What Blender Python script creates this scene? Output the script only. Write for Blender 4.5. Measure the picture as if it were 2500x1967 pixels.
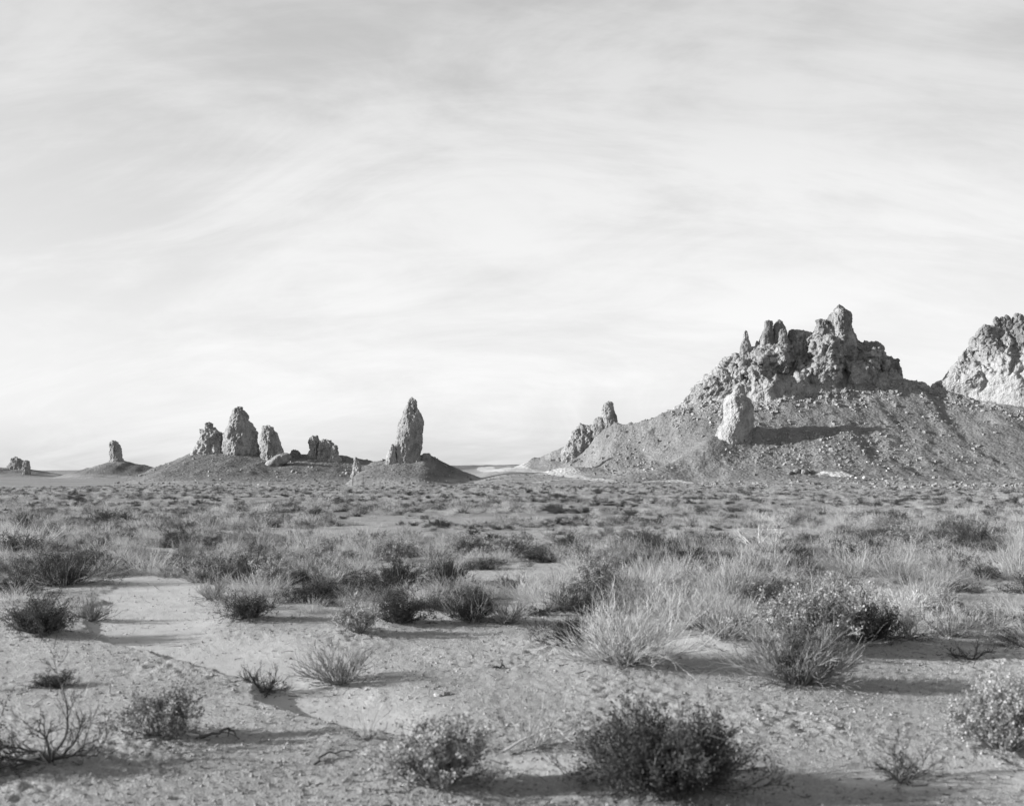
import bpy, math, random
import numpy as np
from mathutils import Vector

for o in list(bpy.data.objects):
    bpy.data.objects.remove(o)
scene = bpy.context.scene
COL = scene.collection

# ------------------------------------------------------------------ camera
F = 3018.0            # focal length in pixels of the 2500 px wide picture
HZ = 1130.0           # row of eye level in that picture
EYE = 1.6
cam = bpy.data.cameras.new('camera')
camo = bpy.data.objects.new('camera', cam)
COL.objects.link(camo)
camo.location = (0, 0, EYE)
camo.rotation_euler = (math.radians(90), 0, 0)
cam.sensor_width = 36
cam.lens = 36 * F / 2500
cam.shift_y = (HZ - 983.5) / 2500
cam.clip_start = 0.05
cam.clip_end = 20000
cam.dof.use_dof = True
cam.dof.focus_distance = 60
cam.dof.aperture_fstop = 3.6
scene.camera = camo

# ------------------------------------------------------------------ light
SUN_EL = math.radians(16.5)
SUN_BACK = math.radians(5)      # how far the sun stands behind the camera's left shoulder
S = Vector((-math.cos(SUN_EL) * math.cos(SUN_BACK), -math.cos(SUN_EL) * math.sin(SUN_BACK), math.sin(SUN_EL)))
sun = bpy.data.lights.new('sun', 'SUN')
sun.energy = 5.0
sun.angle = math.radians(0.6)
suno = bpy.data.objects.new('sun', sun)
COL.objects.link(suno)
suno.location = (-30, -8, 12)
suno.rotation_euler = (-S).to_track_quat('-Z', 'Y').to_euler()

world = bpy.data.worlds.new('World')
scene.world = world
world.use_nodes = True
wn, wl = world.node_tree.nodes, world.node_tree.links
wn.clear()


def wnode(t, **kw):
    n = wn.new(t)
    for k, v in kw.items():
        setattr(n, k, v)
    return n


def wmath(op, a, b=None, c=None, clamp=False):
    n = wn.new('ShaderNodeMath')
    n.operation = op
    n.use_clamp = clamp
    for i, v in enumerate((a, b, c)):
        if v is None:
            continue
        if isinstance(v, (int, float)):
            n.inputs[i].default_value = v
        else:
            wl.new(v, n.inputs[i])
    return n.outputs[0]


sky = wnode('ShaderNodeTexSky', sky_type='NISHITA', sun_disc=False, sun_elevation=SUN_EL,
            sun_rotation=math.atan2(S.x, S.y) % (2 * math.pi), altitude=500, air_density=1.0,
            dust_density=1.5, ozone_density=1.0)
bw = wnode('ShaderNodeRGBToBW')
wl.new(sky.outputs[0], bw.inputs[0])
tc = wnode('ShaderNodeTexCoord')
sp = wnode('ShaderNodeSeparateXYZ')
wl.new(tc.outputs['Generated'], sp.inputs[0])
zz = wmath('ADD', wmath('ABSOLUTE', sp.outputs[2]), 0.55)
cb = wnode('ShaderNodeCombineXYZ')
wl.new(wmath('DIVIDE', sp.outputs[0], zz), cb.inputs[0])
wl.new(wmath('DIVIDE', sp.outputs[1], zz), cb.inputs[1])


def cloud_noise(rot, scale, nscale, detail, rough, dist, off):
    mp = wnode('ShaderNodeMapping')
    mp.inputs['Rotation'].default_value = (0, 0, math.radians(rot))
    mp.inputs['Scale'].default_value = scale
    mp.inputs['Location'].default_value = off
    wl.new(cb.outputs[0], mp.inputs[0])
    n = wnode('ShaderNodeTexNoise')
    n.inputs['Scale'].default_value = nscale
    n.inputs['Detail'].default_value = detail
    n.inputs['Roughness'].default_value = rough
    n.inputs['Distortion'].default_value = dist
    wl.new(mp.outputs[0], n.inputs[0])
    return n.outputs[0]


c1 = cloud_noise(18, (0.8, 1.0, 1), 1.7, 7, 0.56, 1.0, (1.3, 4.1, 0))       # broad veils
c2 = cloud_noise(62, (0.8, 2.0, 1), 3.0, 9, 0.64, 1.3, (7.3, 2.2, 0))        # streaky cirrus
c3 = cloud_noise(48, (0.8, 3.4, 1), 7.0, 8, 0.66, 0.9, (3.1, 9.7, 0))        # fine fibres
cc = wmath('ADD', wmath('MULTIPLY', c1, 0.55), wmath('ADD', wmath('MULTIPLY', c2, 0.33), wmath('MULTIPLY', c3, 0.12)))
mr = wnode('ShaderNodeMapRange', interpolation_type='SMOOTHSTEP')
wl.new(cc, mr.inputs['Value'])
mr.inputs['From Min'].default_value = 0.40
mr.inputs['From Max'].default_value = 0.60
CLOUD = mr.outputs[0]
SKY_GAIN, SKY_ADD, CLOUD_GAIN, CLOUD_ADD = 0.44, 1.2, 0.26, 2.35
# the veil of ice cloud is thickest along low sight lines, like any even layer
veil = wmath('DIVIDE', 0.62, wmath('ADD', wmath('ABSOLUTE', sp.outputs[2]), 0.40), clamp=True)
clear = wmath('ADD', wmath('MULTIPLY', bw.outputs[0], SKY_GAIN), wmath('MULTIPLY', veil, SKY_ADD))
lit = wmath('ADD', wmath('MULTIPLY', bw.outputs[0], CLOUD_GAIN), wmath('MULTIPLY', veil, CLOUD_ADD))
val = wmath('ADD', wmath('MULTIPLY', clear, wmath('SUBTRACT', 1.0, CLOUD)), wmath('MULTIPLY', lit, CLOUD))
bg = wnode('ShaderNodeBackground')
bg.inputs['Strength'].default_value = 0.15
wl.new(val, bg.inputs['Color'])
wo = wnode('ShaderNodeOutputWorld')
wl.new(bg.outputs[0], wo.inputs[0])

scene.view_settings.view_transform = 'Standard'
scene.view_settings.look = 'None'
scene.view_settings.gamma = 1
scene.view_settings.exposure = 0.95
scene.view_settings.use_curve_mapping = False
scene.render.engine = 'CYCLES'

# ------------------------------------------------------------------ noise
_r = np.random.RandomState(7)
_G = _r.normal(size=(256, 3))
_G /= np.linalg.norm(_G, axis=1)[:, None]
_U = _r.rand(256, 3)


def _hash(ix, iy, iz, seed):
    h = (ix * 73856093) ^ (iy * 19349663) ^ (iz * 83492791) ^ (seed * 2654435 + 374761)
    h = (h ^ (h >> 13)) * 1274126177
    return ((h ^ (h >> 16)) & 255).astype(np.int64)


def pn(P, seed=0):
    P = np.asarray(P, float)
    i = np.floor(P).astype(np.int64)
    f = P - i
    u = f * f * f * (f * (f * 6 - 15) + 10)
    out = 0
    for dx in (0, 1):
        wx = u[:, 0] if dx else 1 - u[:, 0]
        for dy in (0, 1):
            wy = u[:, 1] if dy else 1 - u[:, 1]
            for dz in (0, 1):
                wz = u[:, 2] if dz else 1 - u[:, 2]
                g = _G[_hash(i[:, 0] + dx, i[:, 1] + dy, i[:, 2] + dz, seed)]
                d = g[:, 0] * (f[:, 0] - dx) + g[:, 1] * (f[:, 1] - dy) + g[:, 2] * (f[:, 2] - dz)
                out = out + wx * wy * wz * d
    return out * 1.6


def fbm(P, octv=4, gain=0.5, lac=2.03, seed=0, ridged=False):
    P = np.asarray(P, float)
    a, s, out = 1.0, 1.0, 0
    for k in range(octv):
        n = pn(P * s + 17.3 * k, seed + k)
        if ridged:
            n = 1 - 2 * np.abs(n)
        out = out + a * n
        a *= gain
        s *= lac
    return out


def worley(P, seed=0):
    P = np.asarray(P, float)
    i = np.floor(P).astype(np.int64)
    best = np.full(len(P), 9.0)
    for dx in (-1, 0, 1):
        for dy in (-1, 0, 1):
            for dz in (-1, 0, 1):
                c = i + np.array([dx, dy, dz])
                q = c + _U[_hash(c[:, 0], c[:, 1], c[:, 2], seed)]
                best = np.minimum(best, ((P - q) ** 2).sum(1))
    return np.sqrt(best)


_RV = _r.rand(256)


def cells(P, seed=0):
    """nearest and second distance, and a random value per cell"""
    P = np.asarray(P, float)
    i = np.floor(P).astype(np.int64)
    f1 = np.full(len(P), 9.0)
    f2 = np.full(len(P), 9.0)
    val_ = np.zeros(len(P))
    for dx in (-1, 0, 1):
        for dy in (-1, 0, 1):
            for dz in (-1, 0, 1):
                c = i + np.array([dx, dy, dz])
                h = _hash(c[:, 0], c[:, 1], c[:, 2], seed)
                d = ((P - c - _U[h]) ** 2).sum(1)
                near = d < f1
                f2 = np.where(near, f1, np.minimum(f2, d))
                val_ = np.where(near, _RV[(h + 91) & 255], val_)
                f1 = np.where(near, d, f1)
    return np.sqrt(f1), np.sqrt(f2), val_


def blocks(P, seed, crack=0.35):
    """broken rock: angular blocks standing at different depths, with cracks between"""
    w = P + 0.25 * np.stack([pn(P * 1.7 + 9, seed), pn(P * 1.7 + 31, seed + 1), pn(P * 1.7 + 57, seed + 2)], 1)
    a, b, v = cells(w, seed)
    return (v - 0.5) - crack * (1 - sstep(0.0, 0.16, b - a))


def xy0(x, y, s=1.0):
    x = np.asarray(x, float).ravel()
    y = np.asarray(y, float).ravel()
    return np.stack([x * s, y * s, np.zeros_like(x)], 1)


def sstep(a, b, v):
    t = np.clip((v - a) / (b - a), 0, 1)       # also falls when a > b
    return t * t * (3 - 2 * t)


# ------------------------------------------------------------------ terrain
_D = np.array([0, 12, 20, 50, 100, 200, 260, 320, 500, 930, 1400, 8000.])
_Z = np.array([0, 0, -.04, -.42, -1.1, -2.35, -3.05, -3.5, -3.7, -3.75, -9, -120.])
_DG = np.array([0, 12, 20, 50, 100, 200, 235, 260, 290, 330, 500, 900, 1400, 8000.])
_ZG = np.array([0, 0, -.04, -.42, -1.1, -2.2, -1.65, -0.8, 0.05, 0.45, -0.6, -1.2, -3, -40.])
_dd = np.concatenate([np.linspace(0, 400, 801), np.linspace(401, 8000, 1500)])


def _smooth(tab, dk=_D):
    v = np.interp(_dd, dk, tab)
    k = np.ones(41) / 41
    w = np.convolve(np.pad(v[:801], 20, mode='edge'), k, mode='valid')
    v = v.copy()
    v[:760] = w[:760]
    return v


_zs, _zgs = _smooth(_Z), _smooth(_ZG, _DG)


def px2g(px, row):
    """pixel -> flat near ground"""
    d = EYE * F / (row - HZ)
    return ((px - 1250) / F * d, d)


WASH = np.array([px2g(*p) for p in ((395, 1405), (385, 1440), (350, 1495), (420, 1550), (600, 1600), (735, 1640), (800, 1680), (900, 1730),
                                    (1020, 1778), (1160, 1800))])
WASHW = np.array([0.6, 0.7, 0.65, 0.55, 0.5, 0.42, 0.42, 0.38, 0.3, 0.12])
WASHD = np.array([0.0, 0.03, 0.04, 0.045, 0.06, 0.09, 0.09, 0.085, 0.05, 0.0])
SAND = [(*px2g(2290, 1915), 0.55, 0.30), (*px2g(1330, 1875), 0.35, 0.25), (*px2g(1700, 1580), 0.6, 0.5), (*px2g(330, 1450), 0.5, 0.5)]


def wash_mask(x, y):
    best = np.full(x.shape, 1e9)
    right = np.zeros(x.shape)
    w = np.ones(x.shape)
    dp = np.zeros(x.shape)
    for k in range(len(WASH) - 1):
        a, b = WASH[k], WASH[k + 1]
        ab = b - a
        t = np.clip(((x - a[0]) * ab[0] + (y - a[1]) * ab[1]) / (ab @ ab), 0, 1)
        d = np.hypot(x - a[0] - t * ab[0], y - a[1] - t * ab[1])
        m = d < best
        best = np.where(m, d, best)
        right = np.where(m, (x - a[0]) * ab[1] - (y - a[1]) * ab[0], right)
        w = np.where(m, WASHW[k] * (1 - t) + WASHW[k + 1] * t, w)
        dp = np.where(m, WASHD[k] * (1 - t) + WASHD[k + 1] * t, dp)
    wob = 0.15 * fbm(xy0(x, y, 0.9), 4, 0.6, seed=41).reshape(x.shape)
    soft = np.where(right > 0, 0.05, 0.35)     # undercut bank on one side, gentle slope on the other
    return 1 - sstep(-1.0, 1.0, (best - w + wob) / soft), dp


def sand_mask(x, y):
    m = wash_mask(x, y)[0]
    n = 0.5 * fbm(xy0(x, y, 1.3), 3, 0.6, seed=43).reshape(x.shape)
    for sx, sy, rx, ry in SAND:
        m = np.maximum(m, 1 - sstep(0.6, 1.2, np.hypot((x - sx) / rx, (y - sy) / ry) + n))
    return m


HUMMOCKS = [(*px2g(a, b), c * d / F * (EYE * F / (b - HZ)), e) for a, b, c, d, e in (
    (1625, 1915, 440, .55, .05), (1065, 1915, 330, .5, .04), (385, 1800, 210, .5, .035), (2430, 1850, 400, .5, .05), (125, 1868, 200, .5, .03), (835, 1645, 190, .5, .035),
    (1525, 1625, 330, .55, .06), (1960, 1672, 320, .55, .06), (1965, 1595, 270, .6, .06), (2130, 1570, 190, .6, .05), (2250, 1570, 230, .5, .05), (1768, 1563, 150, .6, .05), (975, 1520, 140, .6, .05),
    (875, 1545, 110, .6, .04), (1190, 1518, 200, .55, .05), (90, 1548, 190, .55, .05), (608, 1508, 140, .55, .05))]


def ground(x, y, micro=True):
    x = np.asarray(x, float)
    y = np.asarray(y, float)
    shp = x.shape
    x = x.ravel()
    y = y.ravel()
    d = np.hypot(x, y)
    az = np.arctan2(x, y)
    gap = sstep(-0.05, 0.0, az) * (1 - sstep(0.09, 0.15, az))
    z = np.interp(d, _dd, _zs) * (1 - gap) + np.interp(d, _dd, _zgs) * gap
    z = z + 0.10 * sstep(25, 120, d) * fbm(xy0(x, y, 1 / 33.0), 3, seed=3)
    z = z + 0.035 * sstep(3, 9, d) * (1 - sstep(150, 300, d)) * fbm(xy0(x, y, 1 / 2.7), 2, seed=5)
    far = (d > 600)
    if far.any():
        z = z + np.where(far, 0.6 * sstep(600, 1000, d) * fbm(xy0(x, y, 1 / 160.0), 3, seed=9), 0)
    if micro:
        near = d < 45
        if near.any():
            xn, yn, dn = x[near], y[near], d[near]
            m, dp = wash_mask(xn, yn)
            rough = (1 - 0.7 * np.maximum(m, sand_mask(xn, yn)))
            q = xy0(xn, yn)
            zz_ = -dp * m
            for hx, hy, hr, hh in HUMMOCKS:
                zz_ = zz_ + hh * np.exp(-((xn - hx) ** 2 + (yn - hy) ** 2) / (hr * hr))
            zz_ = zz_ + rough * 0.010 * fbm(q * 2.4, 2, seed=11)
            fine = (dn < 22)
            zf = np.zeros(len(xn))
            zf[fine] = (0.005 + 0.009 * sstep(-0.2, 0.5, fbm(q[fine] * 0.6, 2, seed=14))) * fbm(q[fine] * 10.0, 3, 0.7, seed=13)
            zf[fine] += 0.007 * np.maximum(0, 0.35 - worley(q[fine] * 11.0, 15)) * 2
            z2 = z[near] + (zz_ + rough * zf) * (1 - sstep(30, 45, dn))
            z = z.copy()
            z[near] = z2
    return z.reshape(shp)


def sil(pts, y):
    """silhouette pixels at depth y -> x, z in metres"""
    p = np.array(pts, float)
    return (p[:, 0] - 1250) / F * y, EYE - (p[:, 1] - HZ) / F * y


class Hill:
    def __init__(s, pts, yr, wf, w0, wk, wmax, power, x0, x1, y0, y1, step, seed, spurs=(), rough=1.0, recede=None):
        pp = np.array(pts, float)
        yv = np.full(len(pp), float(yr)) if recede is None else yr + recede[0] * (1 - sstep(recede[1], recede[2], pp[:, 0]))
        s.xs, s.zs = (pp[:, 0] - 1250) / F * yv, EYE - (pp[:, 1] - HZ) / F * yv
        s.yv, s.ppx = yv, pp[:, 0]
        s.yr, s.w0, s.wk, s.wmax, s.power = yr, w0, wk, wmax, power
        s.dom = (x0, x1, y0, y1, step)
        s.seed, s.spurs, s.wf, s.rough = seed, spurs, wf, rough
        xx = np.linspace(s.xs[0], s.xs[-1], 400)
        zz_ = np.interp(xx, s.xs, s.zs)
        k = np.hanning(15)
        k /= k.sum()
        s.tx, s.tz = xx, np.convolve(np.pad(zz_, 7, mode='edge'), k, mode='valid')

    def ridge_at(s, px):
        return float(np.interp(px, s.ppx, s.yv))

    def broken(s, x, y):
        """where bedrock and fallen blocks break the smooth gravel"""
        q = xy0(x, y)
        n = fbm(np.stack([x / 9.0, y / 14.0, 0 * x], 1), 3, seed=s.seed + 25)
        return sstep(0.15, 0.55, n + 0.55 * sstep(14, 4, np.interp(x, s.xs, s.yv) - y))

    def z(s, x, y, fine=False):
        x = np.asarray(x, float)
        y = np.asarray(y, float)
        shp = x.shape
        x = x.ravel()
        y = y.ravel()
        g = ground(x, y, False)
        q = xy0(x, y)
        bend = 3.0 * pn(q / 23.0, s.seed)
        yr = np.interp(x, s.xs, s.yv)
        h = np.interp(x, s.tx, s.tz) - ground(x, yr, False)
        edge = sstep(s.tx[0] - 2, s.tx[0] + 4, x) * (1 - sstep(s.tx[-1] - 4, s.tx[-1] + 2, x))
        h = h * edge - (1 - edge) * 1.0
        hp = np.maximum(h, 0)
        w = np.minimum(s.w0 + s.wk * hp, s.wmax)
        t = np.where(y < yr, (yr - y + bend * sstep(0, 12, yr - y)) / (w * s.wf), (y - yr) / w)
        f = 0.86 * np.clip(1 - t, 0, 1) ** s.power + 0.14 * np.clip(1 - t / 2.1, 0, 1) ** 2 - 0.25 * np.clip(t - 2.1, 0, 9)
        zz_ = g - 0.12 + hp * f + np.minimum(h, 0) * 0.3
        for (sx, sy, sh, rx, ry, a) in s.spurs:
            ca, sa = math.cos(a), math.sin(a)
            u = (x - sx) * ca + (y - sy) * sa
            v = -(x - sx) * sa + (y - sy) * ca
            zz_ = zz_ + sh * np.exp(-(u / rx) ** 2 - (v / ry) ** 2)
        up = sstep(0.3, 2.5, zz_ - g)
        rr = s.rough
        zz_ = zz_ + rr * up * (0.45 * fbm(np.stack([x / 5.5, y / 15.0, 0 * x], 1), 3, seed=s.seed + 3))
        wx = x + 4 * pn(q / 14.0, s.seed + 12)
        gul = fbm(np.stack([wx / 7.5, y / 34.0, 0 * x], 1), 3, 0.55, seed=s.seed + 13, ridged=True)
        zz_ = zz_ + rr * sstep(0.8, 4.0, zz_ - g) * 0.22 * (gul - 0.6)
        if fine:
            brk = s.broken(x, y)
            zz_ = zz_ + rr * up * (0.20 * fbm(q / 1.8, 3, 0.6, seed=s.seed + 7) + 0.16 * np.maximum(0, 0.5 - worley(q / 1.5, s.seed)))
            zz_ = zz_ + rr * up * brk * (0.34 * blocks(q / 1.4, s.seed + 21) + 0.2 * np.maximum(0, fbm(q / 2.6, 3, seed=s.seed + 22)))
        return zz_.reshape(shp)


RIGHT = Hill([(1225, 1152), (1250, 1141), (1282, 1128), (1314, 1114), (1356, 1098), (1385, 1088), (1420, 1070), (1450, 1045), (1480, 1032), (1508, 1030),
              (1537, 1034), (1570, 1028), (1611, 1014), (1643, 998), (1680, 985), (1760, 960), (1900, 930), (2080, 925),
              (2160, 928), (2228, 930), (2270, 946), (2282, 946), (2320, 935), (2420, 920), (2560, 915), (2700, 960), (2850, 1050), (2960, 1140)],
             276, 1.12, 9, 1.9, 50, 1.55, -8, 172, 160, 325, 0.45, 101,
             spurs=((37.5, 247, 3.2, 16, 6, math.radians(38)), (14, 262, 1.6, 8, 5, 0.2), (66, 247, 1.2, 9, 6, 0.5), (100, 250, 1.5, 8, 9, 0.4)), recede=(24, 1290, 1640))
MIDDLE = Hill([(330, 1158), (374, 1141), (419, 1126), (468, 1102), (500, 1097), (600, 1092), (650, 1098), (706, 1108), (760, 1108),
               (800, 1108), (827, 1109), (871, 1117), (914, 1126), (960, 1138), (1000, 1150), (1040, 1165)],
              288, 1.2, 16, 3.8, 72, 1.7, -110, -10, 150, 330, 0.5, 131, rough=0.6)
MOUND = Hill([(840, 1166), (880, 1140), (914, 1127), (950, 1117), (980, 1111), (1010, 1109), (1045, 1110), (1058, 1114), (1093, 1132), (1115, 1142),
              (1167, 1162), (1215, 1179)], 268, 1.15, 10, 3.7, 54, 1.5, -50, 8, 160, 305, 0.45, 151, rough=0.5)
FARLEFT = Hill([(120, 1168), (187, 1150), (221, 1140), (255, 1129), (285, 1123), (303, 1124), (330, 1131), (374, 1139), (420, 1150), (480, 1164)],
               450, 1.0, 14, 3.2, 50, 1.25, -185, -100, 330, 520, 0.9, 171, rough=0.8)
EDGE = Hill([(-160, 1150), (-60, 1140), (20, 1141), (60, 1143), (110, 1150), (170, 1162)],
            480, 1.0, 14, 3.2, 50, 1.2, -240, -160, 410, 540, 1.0, 181, rough=0.8)
FARRIDGE = Hill([(880, 1150), (1000, 1138), (1130, 1135), (1230, 1134), (1300, 1132), (1450, 1131), (1650, 1133), (1850, 1150)],
                720, 1.0, 30, 10, 90, 1.0, -105, 150, 560, 860, 2.5, 191, rough=0.4)
HILLS = [RIGHT, MIDDLE, MOUND, FARLEFT, EDGE, FARRIDGE]


def surface(x, y):
    z = ground(x, y, False)
    for h in HILLS:
        z = np.maximum(z, h.z(x, y))
    return z


def hit(px, row, y0=60, y1=520, only=None):
    """distance at which the ray through a pixel meets the terrain"""
    y = np.linspace(y0, y1, 1400)
    x = (px - 1250) / F * y
    z = EYE - (row - HZ) / F * y
    s = surface(x, y) if only is None else np.maximum(only.z(x, y), ground(x, y, False))
    k = np.where(s >= z)[0]
    if len(k) == 0:
        return None
    return float(y[k[0]])


def hit_near(px, row):
    y = np.geomspace(4, 300, 1500)
    x = (px - 1250) / F * y
    z = EYE - (row - HZ) / F * y
    k = np.where(ground(x, y, False) >= z)[0]
    yy = float(y[k[0]])
    return (px - 1250) / F * yy, yy


# ------------------------------------------------------------------ mesh helpers
def mesh_np(name, V, faces, smooth=True):
    """faces: (n,3) or (n,4) array, or a list of such arrays"""
    if isinstance(faces, np.ndarray):
        faces = [faces]
    faces = [f for f in faces if len(f)]
    me = bpy.data.meshes.new(name)
    V = np.ascontiguousarray(V, dtype=np.float32)
    me.vertices.add(len(V))
    me.vertices.foreach_set('co', V.ravel())
    tot = np.concatenate([np.full(len(f), f.shape[1], dtype=np.int32) for f in faces])
    idx = np.concatenate([f.ravel() for f in faces]).astype(np.int32)
    st = np.concatenate([[0], np.cumsum(tot)[:-1]]).astype(np.int32)
    me.loops.add(len(idx))
    me.loops.foreach_set('vertex_index', idx)
    me.polygons.add(len(tot))
    me.polygons.foreach_set('loop_start', st)
    me.polygons.foreach_set('loop_total', tot)
    me.polygons.foreach_set('use_smooth', np.full(len(tot), smooth, dtype=bool))
    me.update(calc_edges=True)
    return me


def grid_faces(nr, nc, wrap=False):
    r = np.arange(nr - 1)[:, None]
    c = np.arange(nc if wrap else nc - 1)[None, :]
    c2 = (c + 1) % nc
    return np.stack([r * nc + c, r * nc + c2, (r + 1) * nc + c2, (r + 1) * nc + c], -1).reshape(-1, 4)


def link(name, me, mat=None, parent=None, loc=None):
    o = bpy.data.objects.new(name, me)
    COL.objects.link(o)
    if mat is not None:
        for m in (mat if isinstance(mat, (list, tuple)) else [mat]):
            me.materials.append(m)
    if parent is not None:
        o.parent = parent
    if loc is not None:
        o.location = loc
    return o


def tag(o, label, cat, group=None):
    o['label'] = label
    o['category'] = cat
    if group:
        o['group'] = group
    return o


def empty(name, loc, label, cat, group=None):
    o = bpy.data.objects.new(name, None)
    COL.objects.link(o)
    o.location = loc
    o.empty_display_size = 0.1
    return tag(o, label, cat, group)


# ------------------------------------------------------------------ materials (black and white film: all greys)
def mat_base(name, rough=0.95):
    m = bpy.data.materials.new(name)
    m.use_nodes = True
    nt = m.node_tree
    b = nt.nodes['Principled BSDF']
    b.inputs['Roughness'].default_value = rough
    b.inputs['Specular IOR Level'].default_value = 0.12
    return m, nt, b


class NT:
    def __init__(s, nt):
        s.n, s.l = nt.nodes, nt.links

    def pos(s):
        return s.n.new('ShaderNodeNewGeometry').outputs['Position']

    def noise(s, vec, scale, detail=4, rough=0.55, dist=0.0):
        n = s.n.new('ShaderNodeTexNoise')
        n.inputs['Scale'].default_value = scale
        n.inputs['Detail'].default_value = detail
        n.inputs['Roughness'].default_value = rough
        n.inputs['Distortion'].default_value = dist
        s.l.new(vec, n.inputs['Vector'])
        return n.outputs[0]

    def voro(s, vec, scale, feature='F1', rand=1.0):
        n = s.n.new('ShaderNodeTexVoronoi')
        n.feature = feature
        n.inputs['Scale'].default_value = scale
        n.inputs['Randomness'].default_value = rand
        s.l.new(vec, n.inputs['Vector'])
        return n

    def math(s, op, a, b=None, clamp=False):
        n = s.n.new('ShaderNodeMath')
        n.operation = op
        n.use_clamp = clamp
        for i, v in enumerate((a, b)):
            if v is None:
                continue
            if isinstance(v, (int, float)):
                n.inputs[i].default_value = v
            else:
                s.l.new(v, n.inputs[i])
        return n.outputs[0]

    def remap(s, v, a, b, c, d, smooth=False):
        n = s.n.new('ShaderNodeMapRange')
        if smooth:
            n.interpolation_type = 'SMOOTHSTEP'
        for i, k in enumerate((a, b, c, d)):
            n.inputs[i + 1].default_value = k
        s.l.new(v, n.inputs[0])
        return n.outputs[0]

    def mapping(s, vec, scale):
        n = s.n.new('ShaderNodeMapping')
        n.inputs['Scale'].default_value = scale
        s.l.new(vec, n.inputs[0])
        return n.outputs[0]

    def bump(s, h, strength, dist, prev=None):
        n = s.n.new('ShaderNodeBump')
        n.inputs['Strength'].default_value = strength
        n.inputs['Distance'].default_value = dist
        s.l.new(h, n.inputs['Height'])
        if prev is not None:
            s.l.new(prev, n.inputs['Normal'])
        return n.outputs[0]

    def mixv(s, f, a, b):
        """float mix"""
        n = s.n.new('ShaderNodeMix')
        n.data_type = 'FLOAT'
        for sock, v in ((0, f), (2, a), (3, b)):
            if isinstance(v, (int, float)):
                n.inputs[sock].default_value = v
            else:
                s.l.new(v, n.inputs[sock])
        return n.outputs[0]


def make_ground_mat():
    m, nt, b = mat_base('sand_and_gravel')
    t = NT(nt)
    p = t.pos()
    at = nt.nodes.new('ShaderNodeAttribute')
    at.attribute_name = 'wash'
    wash = at.outputs['Fac']
    at2 = nt.nodes.new('ShaderNodeAttribute')
    at2.attribute_name = 'far'
    far = at2.outputs['Fac']
    big = t.remap(t.noise(p, 0.35, 4), 0.3, 0.7, 0.28, 0.43)
    grit = t.remap(t.noise(p, 60, 4, 0.7), 0.3, 0.7, 0.62, 1.34)
    mid = t.remap(t.noise(p, 9, 4, 0.6), 0.3, 0.7, 0.86, 1.12)
    v = t.math('MULTIPLY', t.math('MULTIPLY', big, grit), mid)
    smooth_sand = t.remap(t.noise(p, 3, 4, 0.6), 0.3, 0.7, 0.35, 0.45)
    v = t.mixv(t.math('MULTIPLY', wash, 0.8), v, smooth_sand)
    farc = t.remap(t.noise(t.mapping(p, (0.1, 0.35, 1)), 0.5, 5, 0.6), 0.3, 0.7, 0.16, 0.28)
    v = t.mixv(far, v, farc)
    nt.links.new(v, b.inputs['Base Color'])
    h = t.math('ADD', t.math('MULTIPLY', t.noise(p, 26, 4, 0.7), 0.8), t.math('MULTIPLY', t.noise(p, 90, 3, 0.65), 0.6))
    st = t.math('SUBTRACT', 1.0, t.math('MULTIPLY', wash, 0.7))
    h = t.math('MULTIPLY', h, st)
    nb = t.bump(h, 1.0, 0.04)
    h2 = t.math('MULTIPLY', t.noise(p, 0.9, 5, 0.65), far)
    nb = t.bump(h2, 0.8, 0.6, nb)
    nt.links.new(nb, b.inputs['Normal'])
    return m


def make_hill_mat(name, lo, hi, speck=0.5):
    m, nt, b = mat_base(name)
    t = NT(nt)
    p = t.pos()
    v = t.remap(t.noise(p, 0.11, 5, 0.6), 0.3, 0.7, lo, hi)
    f = t.remap(t.noise(p, 1.3, 5, 0.7), 0.3, 0.7, 0.78, 1.2)
    g = t.remap(t.noise(p, 4.0, 3, 0.6), 0.35, 0.7, 1 - speck * 0.35, 1 + speck * 0.4)
    v = t.math('MULTIPLY', t.math('MULTIPLY', v, f), g)
    at = nt.nodes.new('ShaderNodeAttribute')
    at.attribute_name = 'soil'
    farc = t.remap(t.noise(t.mapping(p, (0.1, 0.35, 1)), 0.5, 5, 0.6), 0.3, 0.7, 0.16, 0.28)
    v = t.mixv(at.outputs['Fac'], v, farc)
    ab = nt.nodes.new('ShaderNodeAttribute')
    ab.attribute_name = 'broken'
    wash_l = t.remap(t.noise(t.mapping(p, (0.30, 0.05, 0.05)), 1.0, 4, 0.6, 0.5), 0.35, 0.7, 0.84, 1.22)
    v = t.math('MULTIPLY', v, wash_l)
    v = t.math('MULTIPLY', v, t.math('ADD', 1.0, t.math('MULTIPLY', ab.outputs['Fac'], 0.15)))
    nt.links.new(v, b.inputs['Base Color'])
    h = t.math('ADD', t.noise(p, 0.8, 6, 0.7), t.math('MULTIPLY', t.voro(p, 1.6).outputs['Distance'], -0.5))
    nt.links.new(t.bump(h, 0.75, 0.5), b.inputs['Normal'])
    return m


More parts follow.
